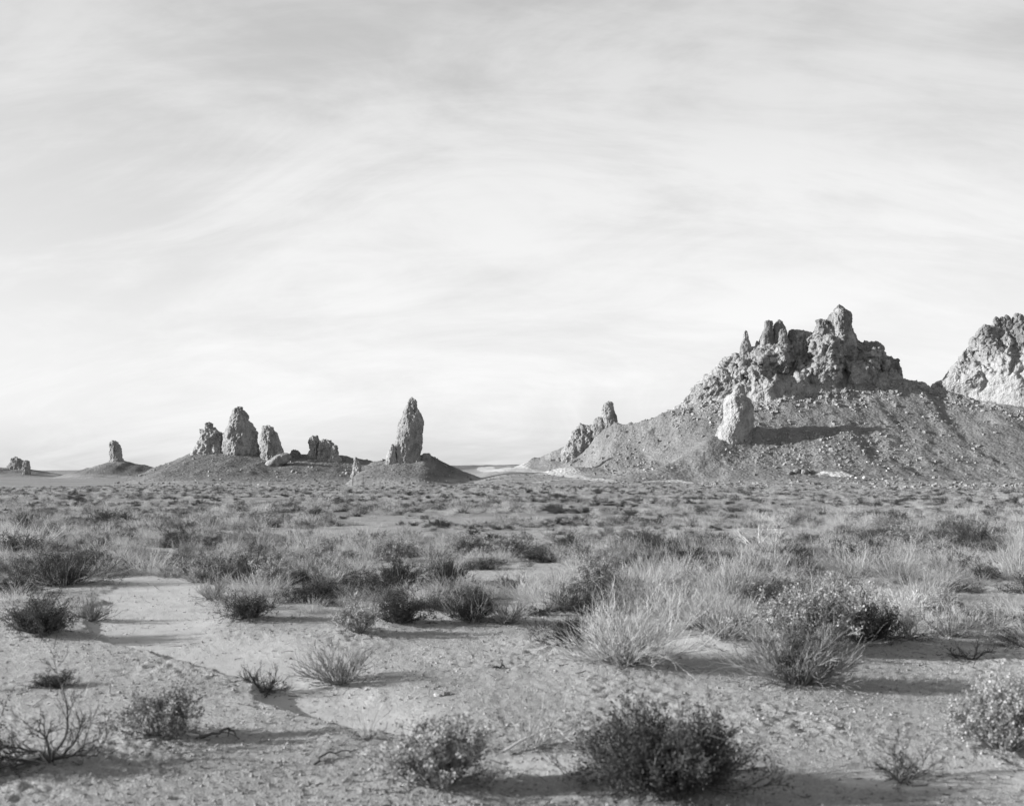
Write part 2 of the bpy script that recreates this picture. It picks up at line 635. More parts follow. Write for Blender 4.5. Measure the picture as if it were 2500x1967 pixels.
def make_rock_mat(name, lo, hi, stain=0.5, scale=1.0, crust=None):
    m, nt, b = mat_base(name)
    t = NT(nt)
    p = t.pos()
    v = t.remap(t.noise(p, 0.22 * scale, 5, 0.6), 0.3, 0.7, lo, hi)
    # dark weathered crust in patches, with pale mud running down the faces
    cn = t.noise(t.mapping(p, (1, 1, 0.55)), 0.5 * scale, 5, 0.65, 0.6)
    if crust:      # the old dark crust survives on the upper rocks, the lower faces are washed pale
        sz = nt.nodes.new('ShaderNodeSeparateXYZ')
        nt.links.new(p, sz.inputs[0])
        cn = t.math('ADD', cn, t.remap(sz.outputs[2], crust[0], crust[1], -0.06, 0.14))
    cr = t.remap(cn, 0.46, 0.66, 1.0, 1.0 - stain, True)
    dr = t.remap(t.noise(t.mapping(p, (1, 1, 0.13)), 1.6 * scale, 3, 0.6), 0.35, 0.7, 0.84, 1.14)
    sp_ = t.remap(t.noise(p, 4.5 * scale, 4, 0.65), 0.3, 0.72, 0.78, 1.18)
    v = t.math('MULTIPLY', t.math('MULTIPLY', v, cr), t.math('MULTIPLY', dr, sp_))
    nt.links.new(v, b.inputs['Base Color'])
    h = t.math('ADD', t.noise(p, 1.2 * scale, 7, 0.68), t.math('MULTIPLY', t.voro(p, 2.3 * scale).outputs['Distance'], 0.35))
    nt.links.new(t.bump(h, 0.85, 0.45 / scale), b.inputs['Normal'])
    return m


def make_plant_mat(name, val, var=0.25, transl=0.25):
    m = bpy.data.materials.new(name)
    m.use_nodes = True
    nt = m.node_tree
    nt.nodes.clear()
    t = NT(nt)
    oi = nt.nodes.new('ShaderNodeObjectInfo')
    gm = nt.nodes.new('ShaderNodeNewGeometry')
    tcn = nt.nodes.new('ShaderNodeTexCoord')
    r = t.remap(oi.outputs['Random'], 0, 1, val * (1 - var), val * (1 + var))
    isl = t.remap(gm.outputs['Random Per Island'], 0, 1, 0.62, 1.38)
    nz = t.remap(t.noise(tcn.outputs['Object'], 5, 2), 0.3, 0.7, 0.85, 1.15)
    v = t.math('MULTIPLY', t.math('MULTIPLY', r, isl), nz)
    d = nt.nodes.new('ShaderNodeBsdfDiffuse')
    tr = nt.nodes.new('ShaderNodeBsdfTranslucent')
    nt.links.new(v, d.inputs['Color'])
    nt.links.new(v, tr.inputs['Color'])
    mx = nt.nodes.new('ShaderNodeMixShader')
    mx.inputs[0].default_value = transl
    nt.links.new(d.outputs[0], mx.inputs[1])
    nt.links.new(tr.outputs[0], mx.inputs[2])
    out = nt.nodes.new('ShaderNodeOutputMaterial')
    nt.links.new(mx.outputs[0], out.inputs[0])
    return m


M_GROUND = make_ground_mat()
M_HILL = make_hill_mat('gravelly_hillside', 0.12, 0.19)
M_MOUND = make_hill_mat('dark_gravel_mound', 0.105, 0.155, 0.4)
M_CRAG = make_rock_mat('crag_tufa', 0.22, 0.35, 0.45, 1.0, (14.0, 34.0))
M_TUFA = make_rock_mat('pinnacle_tufa', 0.225, 0.335, 0.42, 1.2)
M_PALE = make_rock_mat('pale_tufa', 0.26, 0.36, 0.35, 1.2)
M_DARK = make_rock_mat('dark_tufa', 0.17, 0.27, 0.4, 1.2)
M_CRAG2 = make_rock_mat('pale_crag_tufa', 0.24, 0.35, 0.45, 1.0, (22.0, 34.0))
M_RUBBLE = make_rock_mat('rubble_stone', 0.17, 0.36, 0.35, 2.0)
M_WHITE = make_rock_mat('pale_stone', 0.5, 0.68, 0.1, 2.0)
M_PEBBLE = make_rock_mat('pebble_stone', 0.2, 0.42, 0.3, 30.0)
M_ROAD = make_hill_mat('pale_dirt_road', 0.34, 0.44, 0.2)
M_POST = make_plant_mat('weathered_post', 0.06, 0.1, 0.0)
M_STRAW = make_plant_mat('dry_straw', 0.41, 0.25, 0.3)
M_TWIG = make_plant_mat('grey_twigs', 0.22, 0.3, 0.1)
M_DEADW = make_plant_mat('dark_dead_wood', 0.085, 0.25, 0.0)
M_BLEACH = make_plant_mat('bleached_dead_wood', 0.48, 0.15, 0.0)
M_LEAF = make_plant_mat('small_dark_leaves', 0.07, 0.3, 0.25)
M_GLEAF = make_plant_mat('grey_leaves', 0.17, 0.25, 0.25)
M_PUFF = make_plant_mat('pale_seed_heads', 0.36, 0.2, 0.35)

# ------------------------------------------------------------------ ground sheet
HALF = 0.56
az = np.concatenate([np.linspace(-math.pi, -HALF, 40)[:-1], np.linspace(-HALF, HALF, 700), np.linspace(HALF, math.pi, 40)[1:-1]])
rad = np.concatenate([np.linspace(0.3, 3.2, 8)[:-1], np.geomspace(3.2, 16, 340)[:-1], np.geomspace(16, 300, 320)[:-1],
                      np.geomspace(300, 8000, 70)])
RR, AA = np.meshgrid(rad, az, indexing='ij')
gx, gy = RR * np.sin(AA), RR * np.cos(AA)
gz = ground(gx, gy)
V = np.stack([gx.ravel(), gy.ravel(), gz.ravel()], 1)
nc = len(az)
V = np.vstack([V, [[0, 0, 0]]])
fan = np.stack([np.full(nc, len(V) - 1), (np.arange(nc) + 1) % nc, np.arange(nc)], 1)
gf = grid_faces(len(rad), nc, True)
gf = gf[:, ::-1]
gm_ = mesh_np('ground', V, [gf, fan[:, ::-1]])
wm = np.zeros(len(V), dtype=np.float32)
nr = np.hypot(V[:, 0], V[:, 1]) < 45
wm[nr] = sand_mask(V[nr, 0], V[nr, 1]) * (1 - sstep(20, 30, np.hypot(V[nr, 0], V[nr, 1])))
gm_.attributes.new('wash', 'FLOAT', 'POINT').data.foreach_set('value', wm)
dv = np.hypot(V[:, 0], V[:, 1])
gm_.attributes.new('far', 'FLOAT', 'POINT').data.foreach_set('value', (sstep(14, 60, dv)).astype(np.float32))
o = link('ground', gm_, M_GROUND)
o['kind'] = 'structure'

# ------------------------------------------------------------------ hills
for h, mt in ((RIGHT, M_HILL), (MIDDLE, M_MOUND), (MOUND, M_MOUND), (FARLEFT, M_MOUND), (EDGE, M_MOUND), (FARRIDGE, M_MOUND)):
    x0, x1, y0, y1, st = h.dom
    xs = np.arange(x0, x1, st)
    ys = np.arange(y0, y1, st)
    X, Y = np.meshgrid(xs, ys)
    Z = h.z(X, Y, True)
    keep = Z > ground(X, Y, False) - 0.5
    fc = grid_faces(len(ys), len(xs))
    fc = fc[keep.ravel()[fc].any(1)]
    P = np.stack([X.ravel(), Y.ravel(), Z.ravel()], 1)
    used = np.unique(fc)
    re = np.zeros(len(P), int)
    re[used] = np.arange(len(used))
    hm = mesh_np('hill', P[used], re[fc])
    low = 1 - sstep(0.3, 2.2, (Z - ground(X, Y, False)).ravel()[used] + 0.5 * fbm(P[used] / 4.0, 2, seed=8))
    bk = h.broken(P[used, 0], P[used, 1])
    hm.attributes.new('broken', 'FLOAT', 'POINT').data.foreach_set('value', bk.astype(np.float32))
    hm.attributes.new('soil', 'FLOAT', 'POINT').data.foreach_set('value', low.astype(np.float32))
    o = link('hill', hm, mt)
    o['kind'] = 'structure'


class GROUNDONLY:
    z = staticmethod(lambda x, y: ground(x, y, False))


# pale dirt road through the gap between the hills, and the faint track along the hill foot
def ribbon_road(pts, widths, name, flat=True):
    P = []
    for (px, row) in pts:
        y = hit(px, row, 100, 1200, only=GROUNDONLY if flat else None)
        P.append(((px - 1250) / F * y, y))
    P = np.array(P)
    t = np.linspace(0, len(P) - 1, 140)
    k = np.arange(len(P))
    c = np.stack([np.interp(t, k, P[:, 0]), np.interp(t, k, P[:, 1])], 1)
    ker = np.hanning(17)
    ker /= ker.sum()
    for j in range(2):
        c[:, j] = np.convolve(np.pad(c[:, j], 8, mode='edge'), ker, mode='valid')
    w = np.interp(t, k, widths)
    tg = np.gradient(c, axis=0)
    tg /= np.linalg.norm(tg, axis=1)[:, None] + 1e-9
    nrm = np.stack([-tg[:, 1], tg[:, 0]], 1)
    cols = 9
    VV = []
    for j in range(cols):
        s = (j / (cols - 1) - 0.5)
        q = c + nrm * (w * s * (1 + 0.25 * np.sin(t * 3.1 + j)))[:, None]
        z = surface(q[:, 0], q[:, 1]) + 0.10 - 0.2 * abs(2 * s) ** 3
        VV.append(np.stack([q[:, 0], q[:, 1], z], 1))
    VV = np.stack(VV, 1).reshape(-1, 3)
    o = link(name, mesh_np(name, VV, grid_faces(len(t), cols)), M_ROAD)
    o['kind'] = 'structure'


ribbon_road([(1180, 1144), (1225, 1145), (1262, 1148), (1310, 1152), (1370, 1158), (1420, 1166), (1470, 1173), (1520, 1178)],
            [9, 9, 9, 8, 7, 6, 4.5, 3], 'road')
ribbon_road([(1560, 1178), (1600, 1176), (1660, 1176), (1720, 1179)], [2, 3, 3, 1.5], 'path', False)
ribbon_road([(1290, 1180), (1330, 1176), (1380, 1170), (1440, 1169), (1480, 1172)], [2, 2.5, 3, 3, 3], 'path')
ribbon_road([(1990, 1156), (2015, 1157), (2050, 1159), (2085, 1163)], [1.5, 4, 4, 1.5], 'path', False)


# ------------------------------------------------------------------ rock
def rock_disp(P, N, size, seed, amt=1.0, pits=1.0):
    """push points of a rock surface along their normals: lumps, ribs, knobs and pits"""
    q = P / size
    o_ = seed * 3.17
    d = 0.07 * fbm(q * 1.9 + o_, 3, 0.5, seed=seed)
    d += 0.065 * fbm(np.stack([q[:, 0] * 6, q[:, 1] * 6, q[:, 2] * 1.6], 1) + o_, 4, 0.58, seed=seed + 5)
    w = worley(q * 5.0 + o_, seed + 9)
    d += 0.03 * (0.55 - w)
    d += 0.06 * blocks(q * np.array([3.2, 3.2, 2.2]) + o_, seed + 13) + 0.05 * blocks(q * np.array([7.5, 7.5, 6.0]) + o_, seed + 14)
    w2 = worley(q * 11.0 + o_, seed + 10)
    d -= 0.05 * pits * np.maximum(0, 0.32 - w2) * 3
    d += 0.022 * fbm(q * 15 + o_, 3, 0.6, seed=seed + 11)
    return P + N * (d * size * amt)[:, None]


def normals_grid(P, nr_, nc_, wrap):
    G = P.reshape(nr_, nc_, 3)
    du = np.roll(G, -1, 1) - np.roll(G, 1, 1) if wrap else np.gradient(G, axis=1)
    dv_ = np.gradient(G, axis=0)
    n = np.cross(du, dv_)
    n /= np.linalg.norm(n, axis=2)[:, :, None] + 1e-9
    return n.reshape(-1, 3)


def loft_mesh(name, rows, D, seed, depth=0.85, na=96, nt=110, amt=1.0, sink=4.0, size=None, lean=0.0, expo=2.3, yaw=0.0):
    """rows: (row, left px, right px) from top to bottom, seen at distance D"""
    R = np.array(rows, float)
    z = EYE - (R[:, 0] - HZ) / F * D
    xl, xr = (R[:, 1] - 1250) / F * D, (R[:, 2] - 1250) / F * D
    z = np.append(z, z[-1] - sink)
    gw = (xr[-1] - xl[-1]) * 0.06
    xl, xr = np.append(xl, xl[-1] - gw), np.append(xr, xr[-1] + gw)
    H = z[0] - z[-1]
    # resample along height
    tz = z[0] - H * np.linspace(0, 1, nt) ** 1.15
    zi = z[::-1]
    L = np.interp(tz, zi, xl[::-1])
    Rr = np.interp(tz, zi, xr[::-1])
    ker = np.hanning(7)
    ker /= ker.sum()
    L = np.convolve(np.pad(L, 3, mode='edge'), ker, mode='valid')
    Rr = np.convolve(np.pad(Rr, 3, mode='edge'), ker, mode='valid')
    cx, hw = (L + Rr) / 2, (Rr - L) / 2
    hd = hw * depth
    hd = np.convolve(np.pad(hd, 12, mode='edge'), np.ones(25) / 25, mode='valid') * 0.6 + hd * 0.4
    cap = np.clip((tz[0] - tz) / (0.12 * hw.mean() + 1e-6), 0, 1) ** 0.5
    th = np.linspace(0, 2 * math.pi, na, endpoint=False)
    c, s = np.cos(th), np.sin(th)
    cs = np.sign(c) * np.abs(c) ** (2 / expo)
    sn = np.sign(s) * np.abs(s) ** (2 / expo)
    if yaw:
        ya = math.radians(yaw)
        cs, sn = cs * math.cos(ya) - sn * math.sin(ya), cs * math.sin(ya) + sn * math.cos(ya)
        cs, sn = cs / np.abs(cs).max(), sn / np.abs(sn).max()
    X = cx[:, None] + (hw * (0.35 + 0.65 * cap))[:, None] * cs[None]
    Y = D + (hd * (0.35 + 0.65 * cap))[:, None] * sn[None] + lean * (tz - tz[-1])[:, None]
    Z = np.repeat(tz[:, None], na, 1)
    P = np.stack([X, Y, Z], -1).reshape(-1, 3)
    N = normals_grid(P, nt, na, True)
    ctr = np.stack([np.repeat(cx, na), np.full(nt * na, D), P[:, 2]], 1)
    if ((P - ctr) * N).sum(1).mean() < 0:
        N = -N
    size = size or min(2.2 * hw.mean(), H)
    P2 = rock_disp(P, N, size, seed, amt)
    top = P2[:na].mean(0) + np.array([0, 0, 0.02 * H])
    P2 = np.vstack([P2, top])
    fan_ = np.stack([np.full(na, len(P2) - 1), np.arange(na), (np.arange(na) + 1) % na], 1)
    base = np.array([cx[-2], D, tz[-2]])
    return P2, [grid_faces(nt, na, True)[:, ::-1], fan_], base


def rock(name, rows, D, seed, mat, label=None, cat=None, parent=None, group=None, **kw):
    P, fc, base = loft_mesh(name, rows, D, seed, **kw)
    if parent is not None:
        base = np.array(parent.location)
    me = mesh_np(name, P - base, fc)
    o_ = link(name, me, mat, parent)
    if parent is None:
        o_.location = base
    if label:
        tag(o_, label, cat, group)
    return o_


def boulder_mesh(name, seed, nu=28, nv=18, sq=(1, 0.8, 0.7)):
    th = np.linspace(0, 2 * math.pi, nu, endpoint=False)
    ph = np.linspace(0.02, math.pi - 0.02, nv)
    PH, TH = np.meshgrid(ph, th, indexing='ij')
    N = np.stack([np.sin(PH) * np.cos(TH), np.sin(PH) * np.sin(TH), np.cos(PH)], -1).reshape(-1, 3)
    P = np.sign(N) * np.abs(N) ** 0.8 * np.array(sq)
    q = P + seed * 5.3
    P = P * (1 + 0.30 * fbm(q * 0.9, 3, seed=seed) + 0.12 * (0.5 - worley(q * 2.2, seed)))[:, None]
    return mesh_np(name, P, grid_faces(nv, nu, True)[:, ::-1])


BOULD = [boulder_mesh('boulder', 300 + k, sq=((1, .8, .7), (1, .7, .55), (.9, .9, .8), (1.1, .6, .6))[k]) for k in range(4)]
_bm = {}


def boulder(px, row, wpx, mat, label, name='boulder', cat='boulder', group='boulders on the hillsides', k=None, tilt=None, sc=(1, 1, 1), rz=None):
    rnd = random.Random(int(px * 7 + row * 13))
    y = hit(px, row)
    if y is None:
        return
    x = (px - 1250) / F * y
    k = rnd.randrange(4) if k is None else k
    key = (k, mat.name)
    if key not in _bm:
        me = BOULD[k].copy()
        me.materials.append(mat)
        _bm[key] = me
    o_ = bpy.data.objects.new(name, _bm[key])
    COL.objects.link(o_)
    s = wpx / F * y / 2
    o_.scale = (s * sc[0], s * sc[1], s * sc[2])
    z = float(surface(np.array([x]), np.array([y]))[0])
    o_.location = (x, y, z + 0.25 * s * sc[2])
    o_.rotation_euler = tilt if tilt else (rnd.uniform(-.3, .3), rnd.uniform(-.3, .3), rnd.uniform(0, 6.28) if rz is None else rz)
    return tag(o_, label, cat, group)


# ---- far left edge rocks
rock('tufa_rock', [(1114, 34, 40), (1118, 30, 46), (1124, 27, 56), (1132, 24, 58), (1143, 20, 60)], 480, 21, M_TUFA,
     'broad jagged tufa rock on the low rise beside a small round knob', 'rock', nt=60, na=64)
rock('tufa_rock', [(1123, 61, 68), (1127, 57, 72), (1134, 56, 73), (1146, 55, 73)], 470, 22, M_TUFA,
     'small rounded tufa knob standing against a broad jagged rock', 'rock', nt=50, na=56)
# ---- lone small tower on the left mound
rock('tufa_pinnacle', [(1077, 270, 283), (1080, 268, 287), (1089, 266, 293), (1105, 266, 297), (1112, 268, 298), (1118, 269, 299), (1126, 267, 303)],
     450, 23, M_TUFA, 'small lone thumb-shaped tufa pinnacle on its own low dark mound', 'pinnacle', nt=90, na=80, amt=0.8)
# ---- middle hill cluster
c1_ = rock('tufa_pinnacle', [(1046, 498, 520), (1049, 490, 532), (1056, 486, 545), (1068, 484, 549), (1080, 481, 549), (1094, 477, 549), (1105, 471, 550)], 286, 24, M_PALE,
           'squat tufa tower with a dark knob on top beside a tall peak', 'pinnacle', depth=0.9)
k_ = rock('cap_knob', [(1031, 503, 514), (1035, 500, 519), (1041, 500, 520), (1049, 499, 521)], 286, 25, M_DARK, parent=c1_, nt=40, na=40, sink=0.8)
rock('tufa_pinnacle', [(992, 573, 584), (996, 569, 590), (1004, 565, 595), (1012, 563, 604), (1026, 561, 609), (1034, 558, 615), (1048, 552, 622),
                       (1060, 547, 628), (1075, 544, 631), (1088, 542, 634), (1097, 540, 636)], 284, 26, M_TUFA,
     'tall broad pointed tufa peak crowning the hill between two lower towers', 'pinnacle', na=130, nt=150, amt=0.75, depth=0.8, expo=3, yaw=28)
rock('tufa_pinnacle', [(1041, 644, 660), (1045, 642, 666), (1054, 638, 673), (1062, 636, 678), (1078, 635, 684), (1092, 634, 690), (1104, 634, 696), (1117, 634, 704)], 281, 27, M_TUFA,
     'leaning blunt tufa tower with a fallen slab lying against its foot', 'pinnacle', amt=0.8, nt=120, expo=3, yaw=24)
rock('tufa_rock', [(1098, 714, 722), (1102, 710, 730), (1110, 707, 735)], 286, 28, M_DARK, 'low dark tufa hump on the ridge between tower and twin rocks', 'rock', nt=36, na=48, sink=1)
tw = rock('tufa_rock', [(1072, 789, 798), (1076, 783, 808), (1083, 780, 817), (1092, 778, 822), (1104, 776, 826), (1118, 774, 829)], 283, 29, M_TUFA,
          'craggy double-topped tufa rock standing low on the ridge', 'rock', nt=90)
rock('upright_horn', [(1064, 768, 776), (1068, 757, 778), (1075, 754, 781), (1088, 755, 777), (1100, 756, 776), (1110, 750, 780)], 284, 30, M_TUFA, parent=tw, nt=70, na=60)
rock('shoulder', [(1087, 812, 820), (1090, 809, 823), (1100, 807, 826), (1118, 805, 828)], 281.5, 31, M_TUFA, parent=tw, nt=50, na=50)
# fallen slab, tilted
ys_ = hit(668, 1140)
sl = link('fallen_slab', boulder_mesh('fallen_slab', 333, 56, 40, (1, 0.7, 0.42)), M_TUFA)
sl.scale = (3.3, 3.0, 3.3)
sl.rotation_euler = (math.radians(14), math.radians(-30), math.radians(8))
sl.location = ((670 - 1250) / F * ys_, ys_ + 2.0, EYE - (1129 - HZ) / F * (ys_ + 2))
tag(sl, 'big tilted oblong slab fallen against the foot of a blunt tower', 'boulder')
# ---- tall tower on the round mound
rock('tufa_pinnacle', [(972, 1002, 1010), (976, 997, 1014), (982, 995, 1015), (988, 994, 1015), (990, 993, 1016), (998, 989, 1019), (1006, 985, 1025), (1014, 982, 1030), (1030, 976, 1034),
                       (1050, 968, 1034), (1072, 965, 1031), (1092, 963, 1029), (1113, 959, 1026), (1118, 957, 1027)], 264, 33, M_TUFA,
     'tallest slender tufa tower with a small rounded cap on a round mound', 'pinnacle', na=140, nt=190, amt=0.62, depth=0.9, expo=2.8, yaw=18)
rock('tufa_rock', [(1085, 956, 962), (1092, 952, 965), (1104, 948, 966), (1116, 943, 968)], 262, 34, M_PALE, 'small pale fin of tufa leaning at the foot of the tallest tower', 'rock', nt=50, na=50)
rock('tufa_rock', [(1106, 1036, 1048), (1109, 1030, 1050), (1116, 1026, 1052)], 264, 35, M_DARK, 'dark flat tufa block beside the tallest tower', 'rock', nt=30, na=40, sink=1)
yE = hit(871, 1156)
rock('tufa_pinnacle', [(1117, 867, 871), (1120, 865, 874), (1130, 863, 878), (1142, 862, 882), (1152, 859, 884), (1159, 855, 887)], yE + 1, 36, M_PALE,
     'tiny pointed tufa pinnacle on the dark slope in front of the round mound', 'pinnacle', nt=70, na=60)

# ---- left shoulder of the right hill
F_ = rock('tufa_pinnacle', [(980, 1480, 1492), (985, 1473, 1496), (996, 1469, 1500), (1008, 1467, 1502), (1016, 1469, 1506), (1024, 1474, 1507), (1034, 1474, 1508), (1040, 1473, 1508)], RIGHT.ridge_at(1487), 41, M_TUFA,
          'round-headed tufa stack on the crest of the hill above a rugged outcrop', 'pinnacle', nt=110, amt=0.7)
rock('shoulder', [(1019, 1460, 1472), (1024, 1455, 1480), (1034, 1449, 1485), (1048, 1444, 1488)], RIGHT.ridge_at(1465) - 1.5, 42, M_DARK, parent=F_, nt=50, na=60)
yG = hit(1425, 1086)
rock('tufa_outcrop', [(1039, 1425, 1442), (1043, 1411, 1456), (1052, 1404, 1460), (1065, 1395, 1461), (1080, 1386, 1462), (1092, 1378, 1463), (1100, 1374, 1464)], yG - 0.8, 43, M_TUFA,
     'low fluted tufa outcrop on the slope below the round-headed stack', 'rock', amt=0.95, na=130, nt=110, depth=0.7)

# ---- statue-like tower on the hillside
yH = hit(1790, 1082)
hp_ = rock('tufa_pinnacle', [(938, 1797, 1811), (942, 1792, 1815), (950, 1789, 1816), (958, 1787, 1816), (963, 1782, 1816), (967, 1773, 1819), (973, 1769, 1826), (980, 1768, 1833), (990, 1769, 1838),
                             (1002, 1770, 1839), (1014, 1770, 1839), (1022, 1767, 1838), (1034, 1760, 1836), (1046, 1753, 1835), (1060, 1747, 1833), (1074, 1743, 1832), (1086, 1740, 1830)],
           yH + 3, 44, M_PALE, 'smooth pale tower shaped like a cloaked figure on the slope below the crag', 'pinnacle',
           na=140, nt=190, amt=0.5, depth=0.95, sink=4, expo=3.2, yaw=24)


# ---- the crags
class Crag:
    pass


FOOT = []


def crag(name, crest, bottom, yc, lobes, label, seed, nx=480, ns=210, bulge=1.0, floor_only=RIGHT):
    cr = np.array(crest, float)
    bt = np.array(bottom, float)
    pxs = np.linspace(cr[0, 0], cr[-1, 0], nx)
    crow = np.interp(pxs, cr[:, 0], cr[:, 1]) + 3
    brow = np.interp(pxs, bt[:, 0], bt[:, 1])
    samp = np.linspace(cr[0, 0], cr[-1, 0], 40)
    yb_s = np.array([hit(p, np.interp(p, bt[:, 0], bt[:, 1]), 200, 300, only=floor_only) or 268 for p in samp])
    yb_s = np.minimum(np.convolve(np.pad(yb_s, 2, mode='edge'), np.ones(5) / 5, mode='valid'), yc - 2.5)
    yb = np.interp(pxs, samp, yb_s)
    zc = EYE - (crow - HZ) / F * yc
    zb = EYE - (brow - HZ) / F * yb
    s = np.linspace(-0.3, 1, ns)
    Sx = np.repeat(s[:, None], nx, 1)
    Zf = zb[None] + (zc - zb)[None] * Sx + np.minimum(Sx, 0) * 6
    prof = np.where(Sx > 0, np.clip(Sx, 0, 1) ** 0.85, Sx * 0.35)
    Yf = yb[None] + (yc - yb)[None] * prof
    # project px column to x at that depth
    PX = np.repeat(pxs[None], ns, 0)
    ROW = HZ - (Zf - EYE) * F / Yf
    d = np.zeros_like(Yf)
    PX0 = PX
    wq = np.stack([PX.ravel() / 45, ROW.ravel() / 45, 0 * PX.ravel()], 1)
    PXw = PX + 16 * fbm(wq, 3, seed=seed + 20).reshape(PX.shape)
    ROWw = ROW + 16 * fbm(wq + 40, 3, seed=seed + 21).reshape(PX.shape)
    for (lx, lr, rx, ry, a, sharp) in lobes:
        u = (PXw - lx) / rx
        v = (ROWw - lr) / ry
        # lobe with a long lit flank and an abrupt shaded flank
        uu = np.where(u > 0, u * sharp, u)
        d += 1.6 * a * np.clip(1 - uu ** 2 - v ** 2, 0, 1) ** 0.7
    env = sstep(-0.05, 0.45, Sx) * np.clip((1 - Sx) * 5, 0, 1)
    Yf = Yf - d * env * bulge
    X = (PX - 1250) / F * yc * (Yf / yc) ** 0.6
    front = np.stack([X, Yf, Zf], -1)
    nb_ = 34
    sb = np.linspace(0, 1, nb_)[1:]
    back = np.stack([np.repeat(front[-1, :, 0][None], nb_ - 1, 0),
                     front[-1, :, 1][None] + 16 * sb[:, None],
                     front[-1, :, 2][None] - ((zc - zb)[None] + 3) * (sb[:, None] ** 1.2)], -1)
    P = np.concatenate([front, back], 0)
    nr_ = P.shape[0]
    Pf = P.reshape(-1, 3)
    N = normals_grid(Pf, nr_, nx, False)
    if N[:ns * nx, 1].mean() > 0:
        N = -N
    # fade relief out at both ends, where the rock runs out under the slope
    q = Pf
    rel = 1.0 * fbm(q / 6.5 + seed, 3, 0.5, seed=seed)
    rel += 0.55 * fbm(np.stack([q[:, 0] / 1.9, q[:, 1] / 1.9, q[:, 2] / 5.0], 1) + seed, 3, 0.55, seed=seed + 4)
    lump = worley(q / 2.3 + seed, seed + 6)
    rel += 0.15 * (0.55 - lump) + 0.75 * blocks(q / np.array([4.2, 4.2, 3.0]) + seed, seed + 30) + 0.28 * blocks(q / np.array([1.5, 1.5, 1.2]) + seed, seed + 31)
    rel += 0.12 * blocks(q / 0.75 + seed, seed + 32) + 0.35 * fbm(q / 2.2 + seed, 4, 0.6, seed=seed + 2, ridged=True) - 0.3
    rel += 0.20 * fbm(q / 0.75, 3, 0.6, seed=seed + 8)
    cal = np.concatenate([((0.38 + 0.7 * sstep(0.15, 0.7, Sx)) * (1 - 0.45 * sstep(0.86, 1.0, Sx))).ravel(), np.full(back.shape[0] * nx, 1.0)])
    Pd = Pf + N * (rel * cal)[:, None] * bulge
    fcs = grid_faces(nr_, nx)
    FOOT.append((pxs, yb))
    return Pd, fcs


CREST = [(1640, 1000), (1646, 994), (1660, 982), (1682, 959), (1701, 939), (1715, 925), (1738, 901), (1750, 888), (1770, 878), (1806, 859), (1834, 848), (1850, 846),
         (1870, 840), (1922, 828), (1934, 818), (1955, 815), (1989, 812), (1997, 808), (2020, 812), (2060, 816), (2087, 818), (2105, 828), (2114, 834), (2140, 835), (2152, 841), (2160, 855),
         (2162, 868), (2181, 881), (2187, 892), (2199, 905), (2207, 918), (2228, 928), (2248, 934), (2272, 948)]
BOTTOM = [(1640, 1004), (1704, 985), (1766, 984), (1842, 990), (1876, 994), (1899, 980), (1945, 964), (1991, 956), (2061, 958), (2128, 953), (2152, 944), (2200, 938), (2248, 942), (2272, 954)]
LOBES = [(1900, 850, 75, 62, 4.2, 3.2), (2020, 880, 62, 75, 4.4, 2.8), (1872, 950, 70, 50, 3.4, 2.2), (2105, 925, 58, 42, 4.2, 2.0), (1770, 920, 70, 60, 2.5, 1.2),
         (1960, 935, 40, 45, 2.6, 2.5), (2145, 870, 45, 40, 2.0, 1.0), (1840, 890, 45, 40, 1.8, 2.2), (1955, 830, 45, 12, -2.5, 1.0), (1720, 960, 50, 40, 1.5, 1.5)]
YC = 281
ce = empty('tufa_crag', ((1950 - 1250) / F * YC, YC, 10), 'great rugged tufa crag crowned with spires, above the figure-like tower', 'crag')
P_, f_ = crag('tufa_crag', CREST, BOTTOM, YC, LOBES, '', 61)
link('rock_face', mesh_np('rock_face', P_ - np.array(ce.location), f_), M_CRAG, ce)
SP = dict(parent=ce)
rock('spire', [(808, 1818, 1823), (813, 1816, 1825), (824, 1815, 1827), (830, 1813, 1829), (838, 1809, 1832), (850, 1807, 1836), (862, 1805, 1838)], YC - 0.5, 62, M_CRAG, nt=80, na=60, amt=0.6, expo=3, **SP)
rock('spire', [(783, 1869, 1885), (786, 1867, 1886), (797, 1868, 1886), (806, 1865, 1886), (815, 1859, 1888), (830, 1855, 1890), (846, 1852, 1892)], YC - 0.5, 63, M_CRAG, nt=80, na=72, amt=0.6, expo=3, yaw=15, **SP)
rock('spire', [(780, 1901, 1904), (784, 1897, 1908), (790, 1891, 1911), (796, 1888, 1916), (806, 1887, 1920), (820, 1886, 1921), (838, 1884, 1924)], YC, 64, M_CRAG, nt=80, na=72, amt=0.6, expo=3, yaw=15, **SP)
rock('spire', [(832, 1846, 1851), (836, 1845, 1853), (846, 1842, 1856)], YC, 68, M_CRAG, nt=30, na=36, sink=1, **SP)
rock('spire', [(803, 1908, 1918), (808, 1904, 1921), (818, 1902, 1922), (832, 1900, 1924)], YC - 2.5, 69, M_CRAG, nt=40, na=44, sink=1, **SP)
rock('turret', [(744, 2046, 2051), (749, 2041, 2057), (755, 2037, 2066), (762, 2034, 2074), (768, 2027, 2078), (776, 2022, 2081), (796, 2020, 2081), (808, 2018, 2084), (822, 2014, 2090), (840, 2010, 2096)],
     YC, 65, M_CRAG, nt=140, na=120, amt=0.6, sink=3, expo=3.4, yaw=28, **SP)
rock('rampart', [(780, 1994, 2012), (783, 1993, 2020), (792, 1994, 2028), (804, 1990, 2035), (818, 1986, 2040)], YC - 0.5, 66, M_CRAG, nt=60, na=70, sink=3, **SP)
rock('rampart', [(804, 1930, 1938), (806, 1926, 1965), (812, 1922, 1985), (822, 1920, 1996)], YC + 0.5, 67, M_CRAG, nt=40, na=90, depth=0.25, sink=2, **SP)
